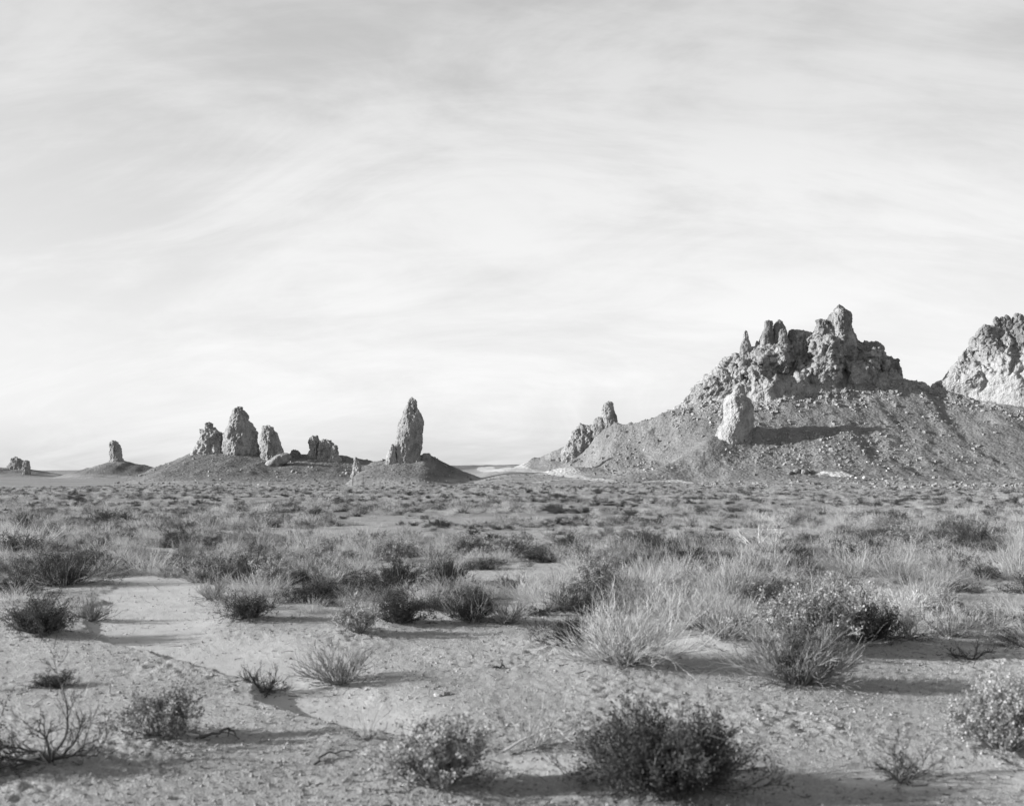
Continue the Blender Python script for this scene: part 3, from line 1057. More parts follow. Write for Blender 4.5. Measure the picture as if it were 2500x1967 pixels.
rock('buttress', [(834, 2116, 2146), (838, 2110, 2153), (850, 2100, 2162), (866, 2095, 2168), (884, 2090, 2186), (900, 2090, 2196)], YC + 1, 70, M_DARK, nt=80, na=100, depth=0.5, amt=1.2, sink=3, **SP)

CREST2 = [(2272, 950), (2283, 934), (2310, 919), (2321, 908), (2330, 893), (2345, 876), (2351, 855), (2365, 841), (2368, 829), (2386, 814), (2395, 799), (2421, 794),
          (2440, 788), (2480, 780), (2560, 770), (2640, 800), (2720, 870), (2780, 940)]
BOTTOM2 = [(2272, 958), (2300, 960), (2339, 966), (2397, 984), (2471, 1006), (2560, 1015), (2680, 1000), (2780, 960)]
LOBES2 = [(2450, 930, 110, 80, 3.5, 1.3), (2350, 940, 60, 60, 2.2, 1.5), (2400, 840, 50, 40, 2.0, 2.0), (2550, 860, 80, 80, 3, 1.5), (2440, 870, 50, 40, 1.5, 2.2)]
YC2 = 276
ce2 = empty('tufa_crag', ((2450 - 1250) / F * YC2, YC2, 10), 'pale steep tufa crag with broken battlements beyond the saddle from the spired crag', 'crag')
P_, f_ = crag('tufa_crag', CREST2, BOTTOM2, YC2, LOBES2, '', 81, nx=380, ns=200, bulge=0.8)
link('rock_face', mesh_np('rock_face', P_ - np.array(ce2.location), f_), M_CRAG2, ce2)
SP = dict(parent=ce2)
rock('spire', [(773, 2427, 2433), (777, 2425, 2438), (784, 2424, 2440), (800, 2420, 2444)], YC2, 82, M_CRAG, nt=50, na=48, **SP)
rock('spire', [(774, 2443, 2450), (779, 2441, 2455), (800, 2438, 2460)], YC2, 83, M_CRAG, nt=50, na=48, **SP)
rock('spire', [(769, 2454, 2460), (774, 2452, 2466), (800, 2450, 2474)], YC2, 84, M_CRAG, nt=50, na=48, **SP)
rock('spire', [(764, 2480, 2492), (774, 2474, 2500), (800, 2470, 2510)], YC2, 85, M_CRAG, nt=50, na=48, **SP)
rock('ledge', [(796, 2397, 2416), (802, 2388, 2430), (818, 2380, 2440), (835, 2368, 2446)], YC2 - 1, 86, M_DARK, nt=50, na=70, depth=0.5, sink=2, **SP)

# ---- boulders one can pick out
rb = random.Random(5)
SL = 'grey tufa boulder lying on the stony slope of the big right hill'
for px, row, w in ((1605, 1078, 9), (1615, 1066, 8), (1560, 1082, 7), (1540, 1108, 8), (1510, 1110, 9), (1545, 1140, 12), (1560, 1138, 9), (1590, 1140, 9), (1480, 1146, 8),
                   (1520, 1155, 7), (1690, 1050, 7), (1716, 1066, 9), (1920, 1110, 10), (1960, 1130, 10), (2010, 1105, 9), (2040, 1100, 9), (2140, 1080, 8),
                   (2215, 1010, 10), (2255, 1020, 10), (2290, 1010, 8), (2325, 1025, 9), (2200, 1030, 8), (2390, 1092, 14), (2340, 1125, 12), (2280, 1150, 12), (2430, 1058, 9), (2400, 1005, 12),
                   (2370, 1000, 9), (2420, 1000, 9), (2270, 1020, 9), (1850, 1120, 9), (1890, 1140, 8), (2360, 1160, 9), (2150, 1035, 7)):
    boulder(px, row, w, M_TUFA if rb.random() < 0.6 else M_DARK, SL)
for px, row, w in ((2052, 1163, 5), (2078, 1164, 6), (2090, 1168, 7), (2110, 1167, 9), (2144, 1103, 6), (2118, 1130, 6), (2160, 1140, 6), (2170, 1145, 6), (2165, 1150, 5), (2214, 1100, 5)):
    boulder(px, row, w, M_WHITE, 'small bright white boulder near the foot of the right hill', group='white boulders under the hill')
for px, row, w in ((1930, 1158, 16), (1945, 1156, 20), (1965, 1157, 22), (1982, 1155, 16), (1955, 1150, 14), (1974, 1150, 12)):
    boulder(px, row, w, M_DARK, 'lumpy dark boulder in the pile at the foot of the right hill', group='boulder pile under the hill', sc=(1, 1, 1.2))
for px, row, w in ((1365, 1124, 18), (1385, 1126, 22), (1405, 1127, 20), (1345, 1125, 9), (1420, 1127, 10)):
    boulder(px, row, w, M_DARK, 'dark boulder in the row by the pale dirt road', group='boulders above the road')
for px, row, w in ((1525, 1178, 10), (1532, 1180, 7), (1518, 1181, 6)):
    boulder(px, row, w, M_TUFA, 'grey stone in the small heap at the bend of the road', group='stone heap by the road')
for px, row, w in ((405, 1142, 8), (392, 1137, 5), (343, 1162, 9), (316, 1160, 6), (512, 1154, 9), (604, 1170, 6), (715, 1153, 11), (724, 1156, 8), (755, 1125, 9), (700, 1172, 7), (745, 1175, 6), (840, 1155, 10), (848, 1158, 12),
                   (832, 1162, 8), (845, 1149, 8), (905, 1140, 6), (1043, 1117, 10), (1060, 1120, 9), (1030, 1118, 7), (470, 1103, 10), (455, 1110, 8), (560, 1103, 9), (640, 1112, 8), (950, 1122, 10), (935, 1124, 8), (790, 1124, 10), (770, 1126, 8)):
    boulder(px, row, w, M_TUFA, 'pale boulder on the dark mounds below the left pinnacles', group='boulders on the dark mounds')

# ---- rubble nobody could count
OCT = np.array([[1, 0, 0], [0, 1, 0], [-1, 0, 0], [0, -1, 0], [0, 0, 1], [0, 0, -1]], float)
OCF = np.array([[0, 1, 4], [1, 2, 4], [2, 3, 4], [3, 0, 4], [1, 0, 5], [2, 1, 5], [3, 2, 5], [0, 3, 5]])
_c = np.array([[x, y, z] for x in (-1, 1) for y in (-1, 1) for z in (-1, 1)], float)
CUF = np.array([[0, 1, 3, 2], [4, 6, 7, 5], [0, 4, 5, 1], [2, 3, 7, 6], [0, 2, 6, 4], [1, 5, 7, 3]])


def scatter_stones(name, x, y, z, size, seed, mat, label, cat, cube=True):
    r = np.random.RandomState(seed)
    n = len(x)
    B = _c * 0.75 if cube else OCT
    K = len(B)
    V_ = B[None] * (1 + r.uniform(-.38, .38, (n, K, 3)))
    V_ *= (size[:, None] * r.uniform(.65, 1.1, (n, 3)))[:, None, :] * np.array([1, 1, .75])
    a = r.uniform(0, 6.28, n)
    tl = r.uniform(-.5, .5, n)
    ca, sa, ct, s_t = np.cos(a)[:, None], np.sin(a)[:, None], np.cos(tl)[:, None], np.sin(tl)[:, None]
    X_, Y_, Z_ = V_[..., 0], V_[..., 1], V_[..., 2]
    Y_, Z_ = Y_ * ct - Z_ * s_t, Y_ * s_t + Z_ * ct
    X_, Y_ = X_ * ca - Y_ * sa, X_ * sa + Y_ * ca
    V_ = np.stack([X_ + x[:, None], Y_ + y[:, None], Z_ + (z + size * 0.15)[:, None]], -1).reshape(-1, 3)
    FF = CUF if cube else OCF
    fc = (FF[None] + (np.arange(n) * K)[:, None, None]).reshape(-1, FF.shape[1])
    o_ = link(name, mesh_np(name, V_, fc, False), mat)
    o_['kind'] = 'stuff'
    return tag(o_, label, cat)


rs = np.random.RandomState(12)


def hill_rubble(h, n, dens, smin, smax, seed, label):
    x0, x1, y0, y1, st = h.dom
    x = rs.uniform(x0, x1, n * 4)
    y = rs.uniform(y0, h.yr + 6, n * 4)
    z = h.z(x, y)
    k = (z > ground(x, y, False) + 0.1) & (rs.rand(len(x)) < dens(x, y))
    x, y = x[k][:n], y[k][:n]
    z = h.z(x, y, True)
    size = smin * (smax / smin) ** (rs.rand(len(x)) ** 2.6)
    scatter_stones('rubble', x, y, z, size, seed, M_RUBBLE, label, 'rubble')


def densR(x, y):
    px = 1250 + x / y * F
    b_ = 0.25 + 0.75 * sstep(0.0, 0.35, fbm(xy0(x, y, 1 / 16.0), 2, seed=77))
    core = np.exp(-((px - 2060) / 130.0) ** 2 - ((y - 246) / 9.0) ** 2) + 0.8 * np.exp(-((px - 1900) / 120.0) ** 2 - ((y - 247) / 7.0) ** 2)
    return np.clip(0.30 * b_ + core, 0, 1)


fx, fy = [], []
for (fp, fb), nfb in zip(FOOT, (1500, 700)):
    pxr = rs.uniform(fp[0], fp[-1], nfb)
    cl_ = fbm(np.stack([pxr / 40, 0 * pxr, 0 * pxr], 1), 3, seed=55)
    yy = np.interp(pxr, fp, fb) + 0.6 - np.abs(rs.normal(0, 1.0, nfb)) * (1.5 + 6.0 * np.clip(cl_ + 0.3, 0, 1))
    fx.append((pxr - 1250) / F * yy)
    fy.append(yy)
fx, fy = np.concatenate(fx), np.concatenate(fy)
scatter_stones('fallen_blocks', fx, fy, RIGHT.z(fx, fy, True), 0.11 * 6.0 ** (rs.rand(len(fx)) ** 2.4), 6, M_TUFA, 'fallen blocks heaped along the foot of the crags on the right hill', 'rubble')
hill_rubble(RIGHT, 16000, densR, 0.07, 0.5, 1, 'loose grey rubble strewn over the slopes of the big right hill')
hill_rubble(MIDDLE, 2200, lambda x, y: 0.3 + 0 * x, 0.08, 0.4, 2, 'thin scatter of stones on the dark hill of the left pinnacles')
hill_rubble(MOUND, 1500, lambda x, y: 0.3 + 0 * x, 0.08, 0.4, 3, 'thin scatter of stones on the round mound of the tallest tower')

# ---- two thin posts in front of the mound
for px, r0, r1 in ((861, 1188, 1164), (886, 1191, 1163)):
    yp = hit(px, r0)
    xp = (px - 1250) / F * yp
    zp = float(surface(np.array([xp]), np.array([yp]))[0])
    hgt = (r0 - r1) / F * yp
    th = np.linspace(0, 2 * math.pi, 8, endpoint=False)
    hs = np.array([-0.3, 0.2, hgt * .5, hgt - 0.04, hgt])
    rr_ = np.array([.06, .06, .055, .05, .03])
    VV = np.stack([np.stack([r_ * np.cos(th) + 0.02 * h_, r_ * np.sin(th), np.full(8, h_)], 1) for h_, r_ in zip(hs, rr_)]).reshape(-1, 3)
    o = link('post', mesh_np('post', VV, [grid_faces(5, 8, True), np.arange(32, 40)[None, :]]), M_POST, loc=(xp, yp, zp))
    tag(o, 'thin dark wooden post standing on the plain before the round mound', 'post', 'posts on the plain')


# ------------------------------------------------------------------ plants
def perp(T, r):
    v = r.normal(size=T.shape)
    v -= (v * T).sum(-1, keepdims=True) * T
    return v / (np.linalg.norm(v, axis=-1, keepdims=True) + 1e-9)


def unit(v):
    return v / (np.linalg.norm(v, axis=-1, keepdims=True) + 1e-9)


def polylines(P0, D0, L, k, r, wig=0.12, up=0.0, out=None):
    """grow n curved stems: start points, directions, lengths -> (n,k,3)"""
    n = len(P0)
    P = np.zeros((n, k, 3))
    P[:, 0] = P0
    D = unit(D0.copy())
    st = (L / (k - 1))[:, None]
    for j in range(1, k):
        D = unit(D + r.normal(size=D.shape) * wig + np.array([0, 0, up]))
        P[:, j] = P[:, j - 1] + D * st
    return P


def children(P, m, r, spread, t0, t1, Lmean, Lvar, k, wig, up):
    n, kk, _ = P.shape
    idx = np.repeat(np.arange(n), m)
    t = r.uniform(t0, t1, len(idx)) * (kk - 1)
    a = np.minimum(t.astype(int), kk - 2)
    f = (t - a)[:, None]
    start = P[idx, a] * (1 - f) + P[idx, a + 1] * f
    tang = unit(P[idx, a + 1] - P[idx, a])
    d = unit(tang + perp(tang, r) * (spread * r.uniform(.4, 1.2, len(idx)))[:, None])
    par = np.linalg.norm(P[:, -1] - P[:, 0], axis=1)[idx]
    L = par * Lmean * r.uniform(1 - Lvar, 1 + Lvar, len(idx))
    return polylines(start, d, L, k, r, wig, up)


def ribbons(P, w0, w1, r, base=0):
    """flat tapering strips along stems"""
    n, k, _ = P.shape
    T = unit(np.gradient(P, axis=1))
    side = perp(T[:, 0], r)[:, None, :]
    side = unit(side - (side * T).sum(-1, keepdims=True) * T)
    w = np.linspace(1, 0, k)[None, :, None]
    w = (w0 * w + w1 * (1 - w)) * 0.5
    V_ = np.stack([P - side * w, P + side * w], 2).reshape(-1, 3)
    i = (np.arange(n)[:, None] * k + np.arange(k - 1)[None]).ravel() * 2
    fc = np.stack([i, i + 1, i + 3, i + 2], 1) + base
    return V_, fc


def tubes(P, w0, w1, sides=4, base=0):
    n, k, _ = P.shape
    T = unit(np.gradient(P, axis=1))
    ref = np.where(np.abs(T[..., 2:3]) > 0.9, np.array([1., 0, 0]), np.array([0, 0, 1.]))
    A = unit(np.cross(T, ref))
    B = np.cross(T, A)
    w = np.linspace(1, 0, k)[None, :, None]
    w = (w0 * w + w1 * (1 - w)) * 0.5
    th = np.arange(sides) / sides * 2 * math.pi
    V_ = np.stack([P + (A * math.cos(a) + B * math.sin(a)) * w for a in th], 2).reshape(-1, 3)
    i = (np.arange(n)[:, None] * k + np.arange(k - 1)[None]).ravel()
    fc = []
    for a in range(sides):
        b = (a + 1) % sides
        fc.append(np.stack([i * sides + a, i * sides + b, (i + 1) * sides + b, (i + 1) * sides + a], 1))
    return V_, np.concatenate(fc) + base


def leaves(C, size, r, base=0, aspect=0.5, d=None):
    """little diamond leaves at points C"""
    n = len(C)
    a = unit(r.normal(size=(n, 3)) + (0 if d is None else d))
    b = perp(a, r)
    s = (size * r.uniform(.6, 1.3, n))[:, None]
    V_ = np.stack([C - a * s * .5, C + b * s * .5 * aspect, C + a * s * .5, C - b * s * .5 * aspect], 1).reshape(-1, 3)
    i = np.arange(n)[:, None] * 4
    return V_, i + np.arange(4)[None] + base


def join(parts):
    Vs, Fs, b = [], [], 0
    for V_, f in parts:
        Vs.append(V_)
        Fs.append(f + b)
        b += len(V_)
    return np.vstack(Vs), np.vstack(Fs)


def fan_stems(r, n, w, h, lo=12, hi=88, k=6, wig=0.1, up=0.03, base=0.12, lean=(0, 0), short=0.7):
    ph = r.uniform(0, 2 * math.pi, n)
    el = np.radians(lo + (hi - lo) * r.rand(n) ** 1.15)
    d = np.stack([np.cos(el) * np.cos(ph), np.cos(el) * np.sin(ph), np.sin(el)], 1)
    L = 1 / np.sqrt((np.cos(el) / (w / 2)) ** 2 + (np.sin(el) / h) ** 2) * r.uniform(short, 1.02, n)
    # uneven outline: some sides grow further than others
    pa = r.uniform(0, 6.28, 4)
    L = L * np.clip(1 + 0.20 * np.cos(2 * ph + pa[0]) + 0.16 * np.cos(3 * ph + pa[1]) + 0.14 * np.cos(5 * ph + pa[2] + 3 * el) + 0.10 * np.cos(7 * el + pa[3]), 0.5, 1.25)
    d = d + np.array([lean[0], lean[1], 0])
    rb_ = base * w * np.sqrt(r.rand(n))
    P0 = np.stack([rb_ * np.cos(ph), rb_ * np.sin(ph), np.full(n, -0.03 * h)], 1)
    return polylines(P0, d, L, k, r, wig, up)


def plant(kind, w, h, seed, q=1.0, lean=(0, 0), tw=1.0):
    """geometry of one plant: dict part name -> (verts, faces, material)"""
    r = np.random.RandomState(seed)
    out = {}
    if kind == 'grass':
        n = int(150 * q)
        P = fan_stems(r, n, w, h, 25, 89, 5, 0.10, -0.02, 0.22, lean, 0.45)
        P2 = fan_stems(r, n // 2, w * 1.1, h * 0.55, 5, 80, 4, 0.16, -0.04, 0.25, lean, 0.4)
        C = children(P, 2, r, 0.3, .35, .8, .4, .4, 3, 0.12, 0.0)
        out['blades'] = (*join([ribbons(P, .0036 * tw, .0012 * tw, r), ribbons(P2, .0036 * tw, .0014 * tw, r), ribbons(C, .0024 * tw, .001 * tw, r)]), M_STRAW)
    elif kind == 'broom':
        P = fan_stems(r, int(38 * q), w * .86, h * .86, 10, 88, 6, 0.13, 0.05, 0.10, lean, 0.55)
        C = children(P, 5, r, 0.55, .15, .95, .42, .35, 5, 0.14, 0.07)
        E = children(C, 4, r, 0.5, .2, 1.0, .5, .35, 4, 0.14, 0.06)
        E2 = children(P, 6, r, 0.5, .4, 1.0, .25, .35, 4, 0.14, 0.06)
        out['branches'] = (*join([tubes(P, .008 * tw, .003 * tw, 3), ribbons(C, .0045 * tw, .002 * tw, r)]), M_TWIG)
        out['twigs'] = (*join([ribbons(E, .003 * tw, .0014 * tw, r), ribbons(E2, .003 * tw, .0014 * tw, r)]), M_TWIG if seed % 3 else M_STRAW)
    elif kind == 'leafy':
        P = fan_stems(r, int(34 * q), w * .84, h * .84, 8, 88, 6, 0.15, 0.05, 0.10, lean, 0.6)
        C = children(P, 6, r, 0.6, .15, .95, .4, .35, 5, 0.16, 0.06)
        E = children(C, 4, r, 0.6, .2, 1.0, .5, .35, 4, 0.16, 0.06)
        out['branches'] = (*join([tubes(P, .009 * tw, .003 * tw, 3), ribbons(C, .005 * tw, .002 * tw, r), ribbons(E, .003 * tw, .0016 * tw, r)]), M_DEADW)
        pts = np.concatenate([E[:, 1:].reshape(-1, 3), C[:, 2:].reshape(-1, 3)])
        pts = np.repeat(pts, 2, 0) + r.normal(size=(len(pts) * 2, 3)) * 0.012 * tw
        out['leaves'] = (*leaves(pts, .017 * tw, r, aspect=.42), M_LEAF)
    elif kind == 'puff':
        P = fan_stems(r, int(30 * q), w * .8, h * .8, 18, 88, 6, 0.14, 0.06, 0.10, lean, 0.75)
        C = children(P, 5, r, 0.5, .3, 1.0, .35, .3, 5, 0.14, 0.08)
        E = children(C, 3, r, 0.5, .3, 1.0, .5, .3, 4, 0.14, 0.06)
        out['branches'] = (*join([tubes(P, .009 * tw, .003 * tw, 3), ribbons(C, .0045 * tw, .002 * tw, r), ribbons(E, .003 * tw, .0018 * tw, r)]), M_TWIG)
        pts = np.concatenate([E[:, 1:].reshape(-1, 3), C[:, 3:].reshape(-1, 3)])
        pts = pts[r.rand(len(pts)) < .8] if len(pts) else pts
        pts = np.repeat(pts, 2, 0) + r.normal(size=(len(pts) * 2, 3)) * 0.014 * tw
        out['leaves'] = (*leaves(pts, .018 * tw, r, aspect=.5), M_GLEAF)
        tips = E[:, -1]
        tips = tips[(tips[:, 2] > h * .35) | (r.rand(len(tips)) < .25)]
        tips = tips[r.rand(len(tips)) < .42]
        nn = 14
        cl = np.repeat(tips, nn, 0) + r.normal(size=(len(tips) * nn, 3)) * 0.013 * tw
        out['seed_heads'] = (*leaves(cl, .015 * tw, r, aspect=.8), M_PUFF)
    elif kind in ('dead', 'bleached'):
        P = fan_stems(r, max(3, int(6 * q)), w * .95, h * .95, 15, 75, 9, 0.24, 0.05, 0.04, lean, 0.7)
        C = children(P, 6, r, 0.8, .25, .98, .5, .4, 6, 0.22, 0.06)
        E = children(C, 6, r, 0.7, .2, 1.0, .55, .4, 5, 0.2, 0.05)
        E = np.concatenate([E, children(E, 2, r, .6, .2, .9, .6, .4, 5, .2, .04)])
        mt_ = M_DEADW if kind == 'dead' else M_BLEACH
        if q < 1:
            out['branches'] = (*join([tubes(P, .022 * tw, .006 * tw, 5), tubes(C, .008 * tw, .003 * tw, 3), ribbons(E, .0035 * tw, .0016 * tw, r)]), mt_)
        else:
            out['branches'] = (*tubes(P, .022 * tw, .006 * tw, 5), mt_)
            out['twigs'] = (*join([tubes(C, .008 * tw, .003 * tw, 3), ribbons(E, .0035 * tw, .0016 * tw, r)]), mt_)
    elif kind == 'wisp':
        P = fan_stems(r, int(60 * q), w, h, 20, 80, 7, 0.10, -0.03, 0.08, lean, 0.5)
        C = children(P, 3, r, 0.35, .3, .95, .35, .4, 4, 0.14, 0.0)
        out['blades'] = (*join([ribbons(P, .004 * tw, .0014 * tw, r), ribbons(C, .0026 * tw, .0012 * tw, r)]), M_STRAW)
    return out


def hero(kind, px, row, wpx, hpx, label, name, cat='shrub', seed=None, q=1.0, lean=(0, 0), tw=1.0, extra=None, eq=0.6):
    """a plant that can be picked out: base pixel, width and height in pixels"""
    x, y = hit_near(px, row)
    z = float(ground(np.array([x]), np.array([y]))[0])
    sc = y / F
    w, h = wpx * sc * 1.28, hpx * sc * 0.82
    q = q * 1.25
    seed = seed if seed is not None else int(px * 3 + row * 7) % 9973
    e = empty(name, (x, y, z), label, cat)
    parts = plant(kind, w, h, seed, q, lean, tw)
    if extra:
        ep = plant(extra, w * .95, h * 1.05, seed + 1, eq, lean, tw)
        V_, f_2 = join([(p_[0], p_[1]) for p_ in ep.values()])
        parts['dry_stems'] = (V_, f_2, list(ep.values())[0][2])
    for pn_, (V_, f_2, m_) in parts.items():
        link(pn_, mesh_np(pn_, V_, f_2, False), m_, e)
    # footprint kept free of scattered plants
    HERO.append((x, y, 0.5 * w))
    HLAB.append(label)
    return e


HERO = []
HLAB = []
# nearest row
hero('leafy', -140, 1884, 300, 190, 'leafy dark shrub beyond the gnarled dead bush, throwing a long shadow', 'dark_shrub', q=1.8, seed=9)
hero('leafy', 1632, 1944, 405, 200, 'dense dark rounded shrub with bare pale twigs poking out, on bright sand', 'dark_shrub', q=4.0, seed=11, tw=1.1, extra='broom', eq=0.3)
hero('puff', 1065, 1932, 320, 165, 'leafy grey shrub with pale tufted seed heads beside a wispy dead branch', 'saltbush', q=1.7, seed=12)
hero('wisp', 1300, 1822, 260, 165, 'thin wispy dry grass clump leaning over a pale fallen branch', 'dry_grass', 'grass', q=1.0, seed=13, lean=(.25, 0))
hero('dead', 125, 1868, 330, 165, 'bare dead bush with a gnarled dark trunk on gravelly ground', 'dead_bush', 'bush', q=1.2, seed=14, tw=0.95, extra='wisp')
hero('puff', 385, 1806, 210, 108, 'low grey leafy shrub behind the gnarled dead bush', 'saltbush', q=1.1, seed=15)
hero('puff', 2450, 1850, 300, 190, 'sprawling pale leafy shrub behind a broken dead stump', 'saltbush', q=2.2, seed=16)
hero('dead', 2200, 1905, 240, 110, 'broken dead stump with crooked twigs on white sand', 'dead_bush', 'bush', q=1.3, seed=17, tw=0.85, extra='wisp')
hero('wisp', 895, 1800, 130, 110, 'small thin tuft of dry stalks behind the tufted saltbush', 'dry_grass', 'grass', q=.5, seed=18)
hero('dead', 637, 1664, 190, 72, 'small leafless twig bush on the edge of the sandy wash', 'dead_bush', 'bush', q=1.6, seed=19, tw=.9)
hero('broom', 835, 1652, 185, 112, 'twiggy grey shrub alone on open sand beyond the wash', 'twiggy_shrub', q=1.3, seed=20)
hero('broom', 1525, 1634, 330, 165, 'large bushy clump of pale wiry stems fanning out over bare sand', 'broom_shrub', q=3.4, seed=21, extra='grass')
hero('broom', 1955, 1684, 330, 160, 'large twiggy shrub with a dark hollow base in front of tufted rabbitbrush', 'twiggy_shrub', q=3.0, seed=23, extra='leafy')
hero('puff', 1965, 1600, 270, 175, 'tall rabbitbrush crowded with pale round seed heads', 'rabbitbrush', q=2.4, seed=24, tw=1.25)
hero('leafy', 2130, 1578, 190, 125, 'dark shaded shrub wedged behind the tall rabbitbrush', 'dark_shrub', q=1.7, seed=25)
hero('bleached', 2215, 1576, 230, 130, 'dome-shaped leafless shrub of pale arching twigs on one short trunk', 'bare_shrub', q=2.2, seed=26, tw=.8)
hero('broom', 2320, 1555, 150, 105, 'wiry grey shrub beside the dome of pale arching twigs', 'twiggy_shrub', q=1.3, seed=27)
hero('broom', 1768, 1570, 150, 108, 'straw-pale wiry clump left of the tall rabbitbrush', 'broom_shrub', q=1.4, seed=28, extra='grass')
hero('leafy', 975, 1528, 140, 95, 'compact dark shrub with its shadow on bare sand, beside pale flowering stalks', 'dark_shrub', q=1.4, seed=29)
hero('puff', 875, 1550, 110, 100, 'pale flowering stalks growing against a compact dark shrub', 'rabbitbrush', q=1.0, seed=30)
hero('leafy', 1150, 1524, 130, 95, 'dark rounded shrub topped with pale dry stems', 'dark_shrub', q=1.3, seed=31, extra='grass')
hero('broom', 1240, 1528, 110, 80, 'grey wiry shrub touching a dark rounded shrub', 'twiggy_shrub', q=1.0, seed=32)
hero('leafy', 90, 1556, 190, 100, 'dense dark shrub at the edge of the shaded wash', 'dark_shrub', q=1.8, seed=33, extra='broom')
hero('leafy', 150, 1428, 250, 80, 'broad dark shrub overgrown with pale plumed grass', 'dark_shrub', q=2.0, seed=34, extra='grass')
hero('broom', 222, 1506, 100, 72, 'small grey shrub on the sand bank above the wash', 'twiggy_shrub', q=1.1, seed=35)
hero('broom', 520, 1460, 90, 78, 'wiry upright shrub where the sandy wash narrows', 'broom_shrub', q=1.2, seed=36)
hero('leafy', 600, 1424, 110, 62, 'dark shrub tucked behind pale flowering rabbitbrush by the wash', 'dark_shrub', q=1.2, seed=37)
hero('puff', 678, 1436, 110, 86, 'pale rabbitbrush with scattered seed heads beside a dark shrub by the wash', 'rabbitbrush', q=1.2, seed=38, tw=1.2)
hero('broom', 805, 1440, 90, 78, 'upright grey wiry shrub right of the pale rabbitbrush', 'twiggy_shrub', q=1.1, seed=39)
hero('leafy', 608, 1515, 140, 66, 'low dark shrub sprawling on the lit sand bank', 'dark_shrub', q=1.1, seed=40)
hero('leafy', 970, 1430, 170, 72, 'long dark shrub thicket under pale grass plumes', 'dark_shrub', q=1.6, seed=41, extra='grass')
hero('leafy', 1090, 1424, 150, 76, 'dark thicket end with upright dry stalks', 'dark_shrub', q=1.4, seed=42, extra='grass')
hero('puff', 1460, 1432, 130, 78, 'grey tufted rabbitbrush behind pale arching dead branches', 'rabbitbrush', q=1.3, seed=43, tw=1.2)
hero('bleached', 1385, 1455, 130, 85, 'pale bleached dead branches arching over the ground', 'dead_branches', 'branch', q=.7, seed=44, tw=.8)
hero('bleached', 1300, 1450, 110, 66, 'thin bleached dead sticks standing by a tufted shrub', 'dead_branches', 'branch', q=.5, seed=45, tw=.8)
hero('broom', 1575, 1400, 110, 66, 'spiky fan-shaped wiry shrub on open ground', 'broom_shrub', q=1.3, seed=46)
hero('bleached', 1850, 1340, 170, 70, 'tangle of pale bleached branches in the brushy field', 'dead_branches', 'branch', q=1.3, seed=47, tw=.9)
hero('broom', 1790, 1450, 220, 105, 'wide wiry thicket of dry stems with a dark base', 'broom_shrub', q=2.0, seed=48, extra='grass')
hero('leafy', 2370, 1330, 180, 80, 'large rounded dark bush standing above the grass of the plain', 'dark_shrub', q=1.4, seed=49)
hero('leafy', 70, 1290, 110, 46, 'dark bush by the bare strip at the edge of the plain', 'dark_shrub', q=1.2, seed=50)
hero('puff', 960, 1370, 150, 66, 'tufted pale-topped shrub rising behind the long dark thicket', 'rabbitbrush', q=1.3, seed=51, tw=1.2)
hero('puff', 1140, 1355, 130, 56, 'pair of tufted pale shrubs grown together in tall grass', 'rabbitbrush', q=1.2, seed=52, tw=1.2)
hero('leafy', 1400, 1575, 200, 60, 'low dark scrub in front of the big wiry clump', 'dark_shrub', q=1.2, seed=53)
hero('wisp', 2480, 1560, 150, 110, 'thin bare stalks at the edge of the sandy clearing', 'dry_grass', 'grass', q=.6, seed=54)
hero('dead', 2370, 1610, 120, 45, 'crooked dead branch lying on gravel behind pale shrub', 'dead_bush', 'branch', q=.7, seed=55)


# fallen sticks
def stick(pts, w, label, mat=M_BLEACH, twigs=3):
    P = []
    for (px, row, lift) in pts:
        x, y = hit_near(px, row)
        P.append((x, y, float(ground(np.array([x]), np.array([y]))[0]) + lift))
    P = np.array(P)
    t = np.linspace(0, len(P) - 1, 12)
    k = np.arange(len(P))
    C = np.stack([np.interp(t, k, P[:, j]) for j in range(3)], 1)[None]
    r = np.random.RandomState(int(pts[0][0]))
    C = C + r.normal(size=C.shape) * 0.006
    b = C[0, 0].copy()
    E = children(C, twigs, r, .7, .3, .9, .35, .3, 5, .2, 0.03)
    V_, f_2 = join([tubes(C, w, w * .4, 6), tubes(E, w * .5, w * .2, 4)])
    o_ = link('fallen_branch', mesh_np('fallen_branch', V_ - b, f_2), mat, loc=b)
    tag(o_, label, 'branch')


stick([(1225, 1845, .01), (1290, 1820, .04), (1340, 1802, .07), (1390, 1815, .02)], .016, 'pale curved branch lying on sand under the wispy grass clump')
stick([(480, 1808, .01), (530, 1802, .03), (560, 1792, .05), (585, 1812, .01)], .02, 'dark forked branch lying in front of the low leafy shrub', M_DEADW)
stick([(770, 1870, .01), (800, 1850, .02), (850, 1842, .02), (890, 1845, .02)], .012, 'thin dark stick lying left of the tufted saltbush', M_DEADW)
stick([(1190, 1628, .01), (1210, 1632, .015), (1235, 1628, .01)], .025, 'short dark piece of wood lying on open sand', M_DEADW, 1)

# ------------------------------------------------------------------ brush covering the plain
KINDS = ('grass', 'broom', 'leafy', 'puff')
PREP = ' with on beside behind over in under at crowded growing topped tucked wedged sprawling standing lying touching alone leaning arching rising grown overgrown where by left right fanning of end poking dotted '.split()


def short(lab):
    w = lab.split()
    n = 1
    while n < len(w) and w[n] not in PREP:
        n += 1
    return ' '.join(w[:n])


